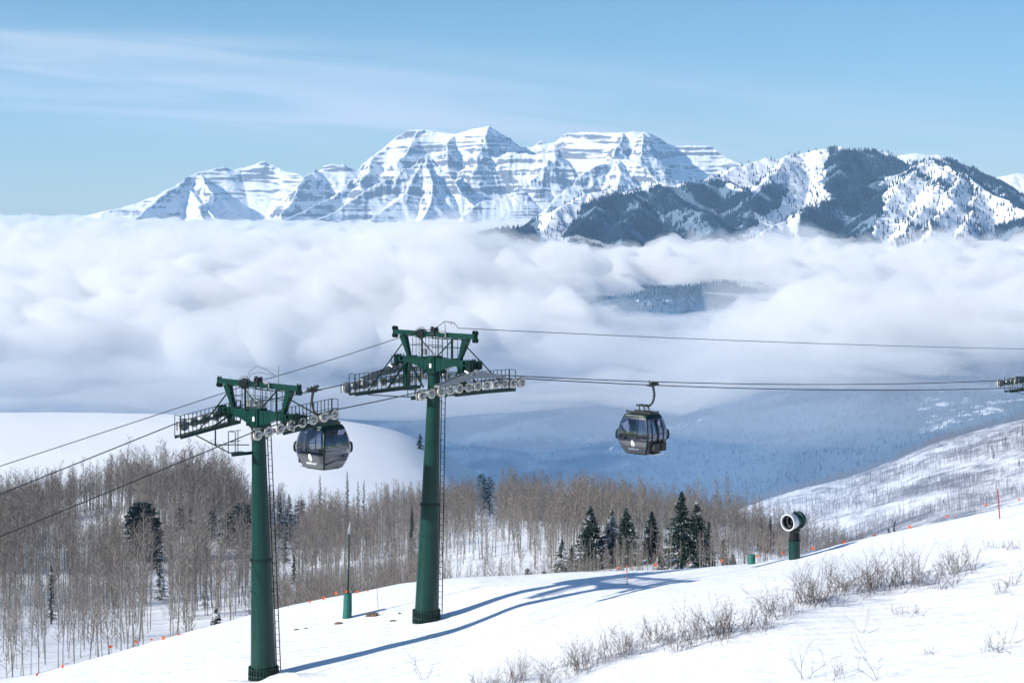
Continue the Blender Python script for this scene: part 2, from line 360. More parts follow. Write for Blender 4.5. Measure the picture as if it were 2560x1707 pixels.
# ---------------------------------------------------------------- far relief
def seg_h(X, Y, lines, k):
    """greatest of the cones falling away from ridge lines; lines: list of lists of (px,py,Ykm[,k])"""
    H = np.full(X.shape, -1e9)
    for ln in lines:
        kk = k
        if isinstance(ln, tuple): kk, ln = ln
        pts = [P(p[0], p[1], p[2]*1000) for p in ln]
        for p, q in zip(pts[:-1], pts[1:]):
            dx, dy = q.x-p.x, q.y-p.y; l2 = dx*dx+dy*dy
            t = np.clip(((X-p.x)*dx+(Y-p.y)*dy)/l2, 0, 1)
            d = np.hypot(X-p.x-t*dx, Y-p.y-t*dy); h = p.z+(q.z-p.z)*t-kk*d
            H = np.maximum(H, h)
    return H
# --- massif on the skyline
SK = [(180,548,16.6),(255,531,16.6),(330,514,16.7),(400,484,16.8),(470,440,16.9),(500,425,17),(560,413,17.1),(600,420,17.2),(650,411,17.2),(690,413,17.2),(730,427,17.1),(765,445,17),
      (790,424,16.8),(810,411,16.8),(860,410,16.8),(895,418,16.9),(930,390,17),(960,375,17.1),(990,345,17.2),(1020,330,17.2),(1045,326,17.2),(1090,331,17.2),(1140,337,17.1),(1180,322,17),(1222,314,16.9),
      (1240,325,17),(1270,347,17.2),(1300,362,17.3),(1340,352,17.3),(1380,350,17.3),(1430,335,17.2),(1480,330,17.1),(1540,328,17.0),(1580,322,16.9),(1612,325,16.9),(1650,345,17.1),(1690,362,17.2),(1740,365,17.2),(1780,370,17.2),(1815,390,17.1),(1850,408,17.0),(1900,440,16.8),(1960,470,16.6)]
SP = [
 [(470,440,16.9),(430,475,16.3),(370,520,15.7),(330,560,15.2)],
 [(500,430,17),(530,480,16.3),(500,520,15.8),(520,560,15.3)],
 (.75, [(455,458,16.9),(500,500,16.2),(545,548,15.6)]),
 [(800,415,16.8),(770,450,16.4),(735,500,15.9),(700,550,15.3)],
 [(905,430,16.8),(860,470,16.2),(800,515,15.6),(700,555,15)],
 [(930,392,17),(915,440,16.4),(900,470,16)],
 [(1045,328,17.2),(1020,370,16.9),(1000,400,16.6)],
 [(1140,337,17.1),(1120,360,16.8),(1110,400,16.4)],
 [(1222,314,16.9),(1215,350,16.6),(1200,392,16.2),(1190,420,16)],
 [(1062,393,15.9),(1010,430,15.5),(940,475,15.2),(830,530,14.8),(740,565,14.5)],
 [(1062,393,15.9),(1045,440,15.5),(1000,490,15.1),(930,550,14.7)],
 [(1062,393,15.9),(1110,430,15.7),(1150,480,15.4),(1200,530,15.2),(1240,570,15)],
 [(1062,393,15.9),(1080,450,15.4),(1075,500,15.1),(1060,560,14.7)],
 (1.1, [(1180,395,16.5),(1260,395,16.3),(1380,378,16.2),(1395,395,16.2)]),
 [(1380,375,16.4),(1370,420,16.0),(1330,450,15.8)],
 [(1612,325,16.9),(1606,370,16.4),(1600,400,16.2)],
 [(1560,326,16.9),(1545,360,16.6),(1532,392,16.1)],
 [(1532,391,15.9),(1490,425,15.5),(1430,460,15.2),(1370,520,14.9),(1330,570,14.6)],
 [(1532,391,15.9),(1560,430,15.4),(1540,480,15.0),(1480,540,14.6)],
 [(1532,391,15.9),(1600,415,15.6),(1640,450,15.4),(1680,480,15.2)],
 [(1300,470,15.3),(1200,505,15.1),(1150,540,14.9)],
]
def massif(X, Y):
    w = fbm(X*.0014+3, Y*.0014, 3)*120; w2 = fbm(X*.0014-7, Y*.0014+9, 3)*120
    H = np.maximum(seg_h(X, Y, [SK], .95), seg_h(X+w*.55, Y+w2*.55, SP, 1.0))
    px = X/Y*F+1280; base = -230+sstep(14300, 17200, Y)*330*sstep(850, 1150, px)*sstep(1900, 1750, px)+fbm(X*.0008, Y*.0008, 3)*40
    H = np.maximum(H, base)
    up = sstep(-200, 200, H)
    gl = ridged(X*.0042+w*.002, Y*.0011, 4)   # gullies running down the face
    skd = np.abs(Y-(16950))
    H = H+(gl-.25)*54*up*sstep(80, 420, skd)+(ridged(X*.0018+.3*w/120, Y*.0018, 6)-.3)*44*up*sstep(40, 300, skd)
    # flat lying beds weather into cliffs and ledges
    for T, am, sd_ in ((118.0, .66, 0.0), (41.0, .72, 31.0)):
        ph = (H+fbm(X*.0009+sd_, Y*.0009, 4)*95)/T; fr = ph-np.floor(ph)
        st = np.where(fr < .60, fr*.42, .252+(fr-.60)*(1-.252)/.40)
        k = up*np.clip(.45+fbm(X*.0016+sd_, H*.006, 4)*2.0, 0, 1)*sstep(-60, 40, H)
        H = H+(st-fr)*T*am*k
    return H+fbm(X*.012, Y*.012, 3)*5
polar('mountain_massif', (60-1280)/F, (1990-1280)/F, 950, np.linspace(14300, 18200, 460), massif, M_massif)
# --- back ridge far right
SK3 = [(2150,420,15),(2225,392,15),(2290,382,15),(2340,385,15),(2390,400,15),(2440,450,14.8),(2500,444,14.6),(2540,433,14.6),(2600,436,14.6),(2700,470,14.6),(2900,520,14.6)]
def back(X, Y): return np.maximum(seg_h(X, Y, [SK3], .6), -300)+(ridged(X*.004, Y*.0014, 4)-.3)*40*sstep(30, 400, np.abs(Y-14800))
polar('distant_ridge', (2080-1280)/F, (2950-1280)/F, 330, np.linspace(13600, 16000, 120), back, M_massif)
# --- wooded mountain on the right
SK2 = [(1290,640,7.8),(1345,590,8.0),(1400,520,8.3),(1470,487,8.5),(1560,478,8.6),(1640,462,8.7),(1720,455,8.8),(1790,447,9.0),(1840,418,9.2),(1880,404,9.3),(1950,397,9.4),(2000,388,9.5),(2050,379,9.5),(2110,372,9.5),(2160,375,9.5),(2210,384,9.5),(2260,400,9.5),(2290,412,9.4),(2330,398,8.9)]
SP2 = [
 (.28, [(1120,602,7.3),(1180,590,7.3),(1250,577,7.35),(1330,574,7.4)]),
 [(2110,373,9.5),(2095,430,9.1),(2075,490,8.7),(2005,535,8.3),(1920,575,7.9),(1820,620,7.4)],
 [(2290,420,9.2),(2220,452,8.9),(2140,472,8.7),(2070,505,8.4),(2000,540,8.1)],
 [(1960,395,9.4),(1930,440,9.0),(1890,470,8.7),(1870,520,8.4)],
 [(1790,448,9.0),(1860,480,8.7),(1880,520,8.4),(1840,590,8.0)],
 [(1640,462,8.7),(1690,500,8.4),(1760,540,8.1),(1780,600,7.7)],
 [(1470,487,8.5),(1500,530,8.2),(1440,580,7.8),(1400,620,7.5)],
 [(1560,478,8.6),(1600,520,8.3),(1560,570,7.9),(1540,620,7.6)],
 [(2330,398,8.9),(2270,440,8.5),(2230,500,8.1),(2190,560,7.7),(2160,620,7.3)],
 [(2330,398,8.9),(2360,440,8.4),(2330,500,8.0),(2290,550,7.6),(2240,620,7.2)],
 [(2330,398,8.9),(2395,432,8.5),(2380,490,8.0),(2340,560,7.5),(2300,630,7.1)],
 [(2395,432,8.5),(2450,465,8.3),(2430,530,7.8),(2400,600,7.3)],
 [(2330,400,9.0),(2385,402,9.3),(2440,428,9.2),(2500,465,9.0),(2560,495,8.8),(2700,540,8.5)],
 [(2500,465,9.0),(2530,520,8.3),(2480,580,7.7),(2450,640,7.3)],
 [(2450,465,8.3),(2540,520,7.9),(2600,560,7.5),(2640,640,7.1)],
]
_vpx = [-700, 600, 1300, 1500, 1750, 2000, 2200, 2560, 3300]
_vY = [2100, 2500, 3000, 3500, 4000, 5000, 6500, 8000, 10500]
_vp = [
 [1500, 1480, 1440, 1420, 1400, 1330, 1250, 1160, 1060],
 [1380, 1360, 1330, 1320, 1300, 1230, 1140, 1040, 980],
 [1250, 1240, 1230, 1220, 1200, 1110, 1030, 975, 900],
 [1130, 1130, 1120, 1110, 1080, 1010, 950, 900, 850],
 [1060, 1040, 1005, 985, 960, 930, 890, 850, 800],
 [980, 950, 870, 775, 740, 765, 800, 790, 740],
 [900, 880, 800, 745, 725, 720, 720, 720, 700],
 [800, 780, 710, 670, 650, 640, 640, 640, 640],
 [740, 720, 660, 640, 620, 610, 600, 600, 600]]
_vT = [[-(p-HZ)/F*Y for p in row] for Y, row in zip(_vY, _vp)]
_vz = table2(_vpx, _vY, _vT)
def hillside(X, Y):
    a = X/Y; z = _vz(np.clip(a, -.39, .40), np.clip(Y, 2100, 10500))
    z = z+(ridged(X*.0016, Y*.0009, 4)-.3)*38*sstep(2500, 3300, Y)
    w = fbm(X*.003+1, Y*.003, 3)*70; w2 = fbm(X*.003-4, Y*.003+7, 3)*70
    H = np.maximum(seg_h(X, Y, [SK2], .62), seg_h(X+w*.5, Y+w2*.5, SP2, .66))
    H = H+((ridged(X*.0045, Y*.002, 5)-.3)*26+fbm(X*.01, Y*.01, 3)*5)*sstep(-240, -60, H)
    return np.maximum(z, H)
WOODS = [
 [(1110,560),(1340,545),(1350,640),(1110,640)],
 [(1415,592),(1440,545),(1475,499),(1560,480),(1640,466),(1720,458),(1795,452),(1885,490),(1892,560),(1850,610),(1700,640),(1560,660),(1420,640)],
 [(2077,374),(2150,378),(2230,395),(2275,425),(2205,456),(2150,470),(2090,495),(2050,462)],
 [(2141,471),(2218,454),(2205,514),(2180,586),(2200,640),(2060,660),(1990,600),(2005,531),(2070,505)],
 [(2342,396),(2402,405),(2483,441),(2600,495),(2600,540),(2500,490),(2440,458),(2390,425)],
 [(2500,560),(2600,535),(2600,640),(2470,620)],
 [(1900,470),(1960,455),(1965,500),(1920,540),(1890,530)]]
def inpoly(px, py, poly):
    r = np.zeros(px.shape, bool); n = len(poly)
    for i in range(n):
        x0, y0 = poly[i]; x1, y1 = poly[(i+1) % n]
        c = ((y0 > py) != (y1 > py)) & (px < (x1-x0)*(py-y0)/(y1-y0+1e-9)+x0); r ^= c
    return r
def wood(X, Y, Z):
    px = X/Y*F+1280; py = HZ-Z/Y*F
    px = px+fbm(X*.006, Y*.006, 3)*26; py = py+fbm(X*.006+9, Y*.006, 3)*22
    w = np.zeros(X.shape)
    for p in WOODS: w = np.maximum(w, inpoly(px, py, p).astype(float))
    lo = (Y < 6900) & (py > 620)
    dens = .62+fbm(X*.0022, Y*.0018, 4)*1.1+.55*sstep(1050, 1300, py)
    bright = sstep(2180, 2330, px)*sstep(900, 960, py)*.14+sstep(1950, 2150, px)*sstep(1130, 960, py)*.25+sstep(1560, 1450, px)*sstep(650, 720, py)*sstep(900, 820, py)*.3
    return np.where(lo, np.clip(dens+.35-bright, 0, 1), w*.70)
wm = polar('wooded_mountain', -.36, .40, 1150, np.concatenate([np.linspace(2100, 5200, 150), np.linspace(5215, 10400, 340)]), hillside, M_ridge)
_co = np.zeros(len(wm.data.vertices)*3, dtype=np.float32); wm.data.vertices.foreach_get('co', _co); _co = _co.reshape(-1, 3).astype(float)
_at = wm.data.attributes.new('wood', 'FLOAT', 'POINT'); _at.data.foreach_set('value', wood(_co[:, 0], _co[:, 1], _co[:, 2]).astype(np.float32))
# --- brush hill, lower right
_dpx = [1700, 1900, 2000, 2050, 2150, 2250, 2350, 2450, 2560, 3000, 3500]
_dY = [1250, 1450, 1650, 1850, 2000, 2150, 2400]
crest = np.interp(_dpx, [1700, 1900, 1990, 2050, 2150, 2250, 2350, 2450, 2560, 3000, 3500], [1330, 1262, 1236, 1219, 1186, 1150, 1112, 1083, 1052, 960, 900])
_dp = [[c+w for c in crest] for w in (330, 250, 165, 80, 28, 0, 130)]
_dT = [[-(p-HZ)/F*Y for p in row] for Y, row in zip(_dY, _dp)]
_dz = table2(_dpx, _dY, _dT)
def brush_hill(X, Y):
    a = X/Y
    return _dz(np.clip(a, .085, .44), np.clip(Y, 1250, 2400))+(ridged(X*.004, Y*.003, 4)-.3)*6+fbm(X*.02, Y*.02, 3)*1.5
polar('brush_hill', .085, .44, 300, np.linspace(1250, 2400, 160), brush_hill, M_brush)

# ---------------------------------------------------------------- clouds: closed bodies of even mist with billowing tops
def vol_mat(name, dens, col, aniso=0.0):
    m = bpy.data.materials.new(name); m.use_nodes = True; t = m.node_tree; t.nodes.clear()
    o = t.nodes.new('ShaderNodeOutputMaterial'); v = t.nodes.new('ShaderNodeVolumePrincipled')
    v.inputs['Color'].default_value = (*col, 1); v.inputs['Density'].default_value = dens; v.inputs['Anisotropy'].default_value = aniso
    t.links.new(v.outputs[0], o.inputs['Volume'])
    try: m.cycles.homogeneous_volume = True
    except Exception: pass
    return m
M_cloud = vol_mat('cloud_mist', .0165, (.99, .99, .99), 0.0)
M_cloud_thin = vol_mat('thin_cloud_mist', .0034, (.99, .99, .99), 0.0)
def puff(X, Y, s, seed):
    """rounded billows 0..1"""
    n = 0; a = 1; t = 0; x = X/s+seed; y = Y/(s*1.25)-seed
    wx = pn(x*.7+9, y*.7)*.5; wy = pn(x*.7-5, y*.7+3)*.5
    for k in range(3):
        n = n+a*(1-np.abs(pn(x+wx+k*13, y+wy-k*7))*1.9); t += a; a *= .46; x = x*2.1; y = y*2.1
    return np.clip(n/t, 0, 1)
def cloud_body(name, a0, a1, na, Y0, Y1, ny, thick, mat_, cutoff=2.0):
    """thick(X,Y,a)->(top,bottom); cells thinner than nothing are dropped"""
    Ys_ = Y0*(Y1/Y0)**np.linspace(0, 1, ny); a = np.linspace(a0, a1, na); A, Yg = np.meshgrid(a, Ys_); X = A*Yg
    top, bot = thick(X, Yg, A)
    e = np.ones_like(A); e[0, :] = e[-1, :] = 0; e[:, 0] = e[:, -1] = 0
    mid = (top+bot)/2; h = np.maximum((top-bot)/2, 0)*e
    ok = h > 0.5
    h = np.where(ok, h, 0); Vt = np.stack([X, Yg, mid+h], -1).reshape(-1, 3); Vb = np.stack([X, Yg, mid-h], -1).reshape(-1, 3)
    g = grid_faces(ny, na); n = na*ny; okr = ok.ravel()
    tri = np.concatenate([g[:, [0, 1, 2]], g[:, [0, 2, 3]]]); tri = tri[okr[tri].any(1)]
    # rim vertices are shared: where the body is closed, top and bottom coincide; both sheets use the same diagonals
    idb = np.where(okr, np.arange(n)+n, np.arange(n)); gb = idb[tri][:, ::-1]
    V = np.concatenate([Vt, Vb]); V[:n][~okr, 2] = mid.ravel()[~okr]
    used = np.unique(np.concatenate([tri.ravel(), gb.ravel()])); rm = np.full(2*n, -1); rm[used] = np.arange(len(used))
    me = np_mesh(name, V[used], [rm[tri], rm[gb]], mat_, smooth=False)
    return link(name, me)
def sea(X, Y, A):
    px = A*F+1280
    big = puff(X, Y, 760, 3.1); sm = puff(X, Y, 250, 8.7); ti = puff(X, Y, 95, 1.7)
    top = -84-95*(1-big)-58*(1-sm)-16*(1-ti)+sstep(8000, 15000, Y)*16+fbm(X*.0009, Y*.0009, 2)*34
    top = top-sstep(1250, 1500, px)*sstep(9500, 6500, Y)*14
    bot = -330+60*sm
    k = sstep(5200, 6000, Y+fbm(X*.002, Y*.002, 2)*500)*sstep(23500, 19000, Y)
    c = (top+bot)/2; h = (top-bot)/2*np.sqrt(k)
    return c+h, c-h
cs = cloud_body('cloud', -.46, .46, 640, 5000, 24000, 330, sea, M_cloud); tag(cs, kind='stuff')
# nearer banks: many rounded billows fused into one closed skin, then roughened
def ico(n=2):
    bm = bmesh.new(); bmesh.ops.create_icosphere(bm, subdivisions=n, radius=1.0); v = np.array([q.co[:] for q in bm.verts]); f = np.array([[q.index for q in p.verts] for p in bm.faces]); bm.free(); return v, f
IV, IF = ico()
def billows(name, cen, vox, dens_mat, rough):
    """cen: (n,5) x,y,z,r,flat"""
    n = len(cen); V = IV[None]*cen[:, 3][:, None, None]*np.stack([np.full(n, 1.3), np.ones(n), cen[:, 4]*.9], 1)[:, None, :]+cen[:, None, :3]
    Fq = IF[None]+(np.arange(n)*len(IV))[:, None, None]
    o = link(name, np_mesh(name, V.reshape(-1, 3), Fq.reshape(-1, 3), dens_mat)); m = o.modifiers.new('fuse', 'REMESH'); m.mode = 'VOXEL'; m.voxel_size = vox*.8
    dg = bpy.context.evaluated_depsgraph_get(); me = bpy.data.meshes.new_from_object(o.evaluated_get(dg)); o.modifiers.clear(); o.data = me
    N_ = len(me.vertices); co = np.empty(N_*3, np.float32); me.vertices.foreach_get('co', co); co = co.reshape(-1, 3).astype(float)
    no = np.empty(N_*3, np.float32); me.vertex_normals.foreach_get('vector', no); no = no.reshape(-1, 3)
    x, y, z = co.T
    d = 0
    for sc, am in rough:
        d = d+am*(.55-np.abs(pn((x+.6*z)/sc, (y-.5*z)/sc))*1.5-np.abs(pn((z+.4*x)/sc+7, (x-.7*y)/sc+3))*.7)
    d = d+fbm((x+.7*z)/120, (y-.8*z)/120, 5)*30+fbm((z*1.1-x*.3)/70+9, (x+.5*y)/70, 4)*16
    co = co+no*d[:, None]
    me.vertices.foreach_set('co', co.astype(np.float32).ravel()); me.materials.clear(); me.materials.append(dens_mat); me.update()
    m = o.modifiers.new('fuse', 'REMESH'); m.mode = 'VOXEL'; m.voxel_size = vox*.68
    bpy.context.view_layer.update(); dg = bpy.context.evaluated_depsgraph_get(); me2 = bpy.data.meshes.new_from_object(o.evaluated_get(dg)); o.modifiers.clear(); o.data = me2
    me2.materials.clear(); me2.materials.append(dens_mat)
    return o
def low(px): return float(np.interp(px, [-500, 300, 700, 1000, 1500, 2000, 2250, 2560, 3000], [932, 930, 915, 925, 935, 930, 905, 890, 890]))
def bank_points(n, pxr, prof, seed, R0, R1, keepf=None):
    """prof: list of (Ykm, row of the cloud top in the photograph frame at that distance)"""
    rs = np.random.RandomState(seed); Yp = np.array([p[0] for p in prof])*1000.; out = []
    while len(out) < n:
        Y = math.sqrt(rs.rand()*(Yp[-1]**2-Yp[0]**2)+Yp[0]**2); px = rs.uniform(*pxr); X = (px-1280)/F*Y
        row = float(np.interp(Y, Yp, [p[1] for p in prof]))
        if keepf is not None:
            k, dr = keepf(px, Y); row += dr
            if rs.rand() > k: continue
        r = rs.uniform(R0, R1)*(.75+.5*(Y-Yp[0])/(Yp[-1]-Yp[0]))*(1 if rs.rand() < .7 else .6); zt = -(row-HZ)/F*Y+rs.randn()*16
        zb = -(low(px)+rs.randn()*12-HZ)/F*min(Y, 4300.)
        if zt-zb < 50: continue
        r = min(r, (zt-zb)/1.44); out.append((X, Y, zt-r*.66, r, .72))
        if zt-zb > r*2.0: out.append((X+rs.randn()*r*.5, Y+rs.randn()*r*.5, max(zt-r*1.3, zb+r*.6), r*.9, .7))
    return np.array(out)
def kl(px, Y): return (1.0 if px < 1150+fb(px, Y, 150) else .12 if px < 1500 else 0), fb(px*3.1, Y, 38)
def fb(px, Y, am): return float(fbm(np.array([px*.004]), np.array([Y*.0011]), 3)[0])*am*2
c_l = bank_points(520, (-420, 1500), [(2.35, 930), (2.7, 885), (3.1, 825), (3.7, 742), (4.5, 672), (5.4, 628), (6.4, 598)], 5, 62, 150, kl)
cn = billows('cloud', c_l, 15.0, M_cloud, ((230, 40), (95, 24), (42, 10))); tag(cn, kind='stuff')
def veil(cen, seed, up):
    rs = np.random.RandomState(seed); v = cen[rs.rand(len(cen)) < .8].copy(); v[:, 3] *= rs.uniform(1.0, 1.32, len(v)); v[:, 0] += rs.randn(len(v))*30; v[:, 2] += rs.randn(len(v))*14+up; return v
cq = billows('cloud', veil(c_l, 3, 6), 19.0, M_cloud_thin, ((190, 62), (80, 34))); tag(cq, kind='stuff')
def kr(px, Y):
    row = float(np.interp(px, [1000, 1250, 1400, 1500, 1650, 1780, 1900, 2050, 2200, 2350, 2560, 2900], [20, 30, 60, 95, 125, 110, 40, -25, -10, 5, 15, 20]))
    return 1.0, row+fb(px*2.1+40, Y, 22)
c_r = bank_points(330, (1080, 2950), [(2.6, 900), (3.0, 850), (3.4, 798), (3.9, 760), (4.2, 752)], 8, 52, 108, kr)
cg = billows('cloud', c_r, 12.0, M_cloud, ((170, 24), (70, 15), (32, 7))); tag(cg, kind='stuff')
cq = billows('cloud', veil(c_r, 4, 4), 17.0, M_cloud_thin, ((150, 48), (64, 26))); tag(cq, kind='stuff')
c_f = bank_points(210, (1240, 2950), [(6.0, 684), (6.4, 644), (6.8, 616), (7.4, 606)], 12, 60, 120, lambda px, Y: (1.0, fb(px*1.7+9, Y, 16)))
cf = billows('cloud', c_f, 15.0, M_cloud, ((200, 26), (90, 16), (42, 8))); tag(cf, kind='stuff')
cq = billows('cloud', veil(c_f, 6, 4), 19.0, M_cloud_thin, ((150, 45), (64, 24))); tag(cq, kind='stuff')
# ragged thinner mist hanging under and between the banks
def mist1(X, Y, A):
    px = A*F+1280; n = fbm(X*.0022+7, Y*.0012, 5); row = np.interp(px, [-400, 900, 1300, 1500, 1700, 1900, 2560, 3000], [872, 872, 860, 850, 870, 820, 820, 820])
    top = -(row-HZ)/F*3000+n*90; bot = -(row+85-HZ)/F*3000-n*60
    k = sstep(2250, 2700, Y)*sstep(4300, 3700, Y); c = (top+bot)/2; h = (top-bot)/2*np.sqrt(k)*np.clip(.7+fbm(X*.003, Y*.003+5, 4)*1.8, 0, 1.2)
    return c+h, c-h
cw = cloud_body('cloud', -.46, .46, 420, 2200, 4400, 90, mist1, M_cloud_thin); tag(cw, kind='stuff')
def mist3(X, Y, A):
    n = fbm(X*.0015+17, Y*.001, 4); c = -(955+n*70-HZ)/F*3000+0*Y; h = 52*np.clip(.8+n*1.5, 0, 1.3)*(.25+.75*sstep(900, 1300, A*F+1280))*np.sqrt(sstep(2350, 2900, Y)*sstep(4100, 3500, Y))
    return c+h, c-h
M_cloud_faint = vol_mat('faint_cloud_mist', .0009, (.98, .98, .99), 0.0)
cu_ = cloud_body('cloud', -.46, .46, 300, 2300, 4200, 60, mist3, M_cloud_faint); tag(cu_, kind='stuff')
def mist2(X, Y, A):
    px = A*F+1280; n = fbm(X*.0019+2, Y*.0012+4, 5); row = 735+n*90
    c = -(row-HZ)/F*Y; h = np.clip(n*1.6+.1, 0, 1)*30*sstep(4500, 4800, Y)*sstep(5900, 5500, Y)*sstep(.0, .03, A)
    return c+h, c-h
cv = cloud_body('cloud', -.02, .46, 380, 4400, 6000, 70, mist2, M_cloud_thin); tag(cv, kind='stuff')
# blue shaded mist filling the valley below the cloud
M_mist = vol_mat('valley_mist', 2.5e-4, (.33, .61, 1.0), .0)
b = MB(); x0, x1, y0, y1, z0, z1 = -1900, 3400, 1330, 5600, -636, -205
b.add([(x, y, z) for x in (x0, x1) for y in (y0, y1) for z in (z0, z1)], [(0, 1, 3, 2), (4, 6, 7, 5), (0, 4, 5, 1), (2, 3, 7, 6), (0, 2, 6, 4), (1, 5, 7, 3)])
o = b.build('valley_mist', M_mist); o['kind'] = 'stuff'
# ---------------------------------------------------------------- air
M_haze = vol_mat('haze_air', 3.3e-5, (.42, .70, 1.0), .1)
def haze_box():
    b = MB(); x0, x1, y0, y1, z0, z1 = -13500, 13500, -120, 25000, -642, 1400
    b.add([(x, y, z) for x in (x0, x1) for y in (y0, y1) for z in (z0, z1)], [(0, 1, 3, 2), (4, 6, 7, 5), (0, 4, 5, 1), (2, 3, 7, 6), (0, 2, 6, 4), (1, 5, 7, 3)])
    o = b.build('haze', M_haze); o['kind'] = 'stuff'; return o
haze_box()
# ================================================================ the ropeway
LU = Vector((.70, .714, 0)).normalized(); LV = Vector((.714, -.70, 0)).normalized()   # along the line / towards the near rope
LANG = math.atan2(LU.y, LU.x)
M_green = mat('green_enamel', (.0015, .027, .022), .33, 0, noise=(1.5, (.003, .038, .031), .25), spec=.3)
M_green_d = mat('dark_green_enamel', (.002, .020, .016), .42, 0, spec=.3)
M_black = mat('black_rubber_and_paint', (.012, .013, .015), .5)
M_galv = mat('galvanised_steel', (.33, .35, .37), .42, .75, noise=(6, (.42, .43, .44), .2))
M_greyp = mat('grey_painted_steel', (.20, .22, .24), .45, .35, noise=(4, (.27, .28, .30), .25))
M_cream = mat('cream_rubber_tyre', (.62, .58, .50), .7, noise=(9, (.42, .38, .32), .25))
M_dsteel = mat('dark_machined_steel', (.06, .065, .07), .4, .7)
M_rope = mat('steel_wire_rope', (.045, .045, .048), .55, .4)
M_white = mat('white_paint', (.80, .80, .80), .5)
M_grat = mat('galvanised_grating', (.05, .07, .07), .7, .3)

def sheave(u, v, z, r=.238, w=.085, parent=None, side=1):
    # tyre with a lighter rim, a recessed dark dish and a hub
    o = MB().ring([(r*.60, -w/2), (r*.84, -w/2), (r*.90, -w*.45), (r, -w*.40), (r, w*.40), (r*.90, w*.45), (r*.84, w/2), (r*.60, w/2)], (0, 0, 0), (0, 1, 0), 20).build('sheave', M_cream, parent, smooth=True)
    o.location = (u, -v, z)
    h = MB(); h.ring([(r*.64, -w*.30), (r*.30, -w*.10), (r*.28, -w*.62), (.001, -w*.66)], (0, 0, 0), (0, 1, 0), 14)
    h.ring([(r*.64, w*.30), (r*.30, w*.10), (r*.28, w*.62), (.001, w*.66)], (0, 0, 0), (0, 1, 0), 14)
    for k in range(5):
        a = k*2*math.pi/5; h.beam((r*.27*math.cos(a), 0, r*.27*math.sin(a)), (r*.66*math.cos(a), 0, r*.66*math.sin(a)), w*.9, .03)
    ho = h.build('hub', M_greyp, o, smooth=True)
    return o
_proto = {}
def put_sheave(u, v, z, parent):
    if 's' not in _proto:
        s = sheave(u, v, z, parent=parent); _proto['s'] = (s.data, s.children[0].data); return s
    o = link('sheave', _proto['s'][0], parent); o.location = (u, -v, z); link('hub', _proto['s'][1], o); return o
def arcprof(n, sp, zc, s0, s1, sag):
    """n sheave positions; slope changes from s0 (left) to s1 (right)"""
    us = [(i-(n-1)/2)*sp for i in range(n)]; hl = us[-1]
    out = []
    for u in us:
        t = (u+hl)/(2*hl); z = zc+(s0*(1-t/2)+s1*t/2)*(u+hl)-(s0*.75+s1*.25)*hl
        out.append((u, z))
    return out
def ptrack(prof, u):
    us = [p[0] for p in prof]; zs = [p[1] for p in prof]
    if u <= us[0]: return zs[0]+(zs[1]-zs[0])/(us[1]-us[0])*(u-us[0])
    if u >= us[-1]: return zs[-1]+(zs[-1]-zs[-2])/(us[-1]-us[-2])*(u-us[-1])
    return float(np.interp(u, us, zs))
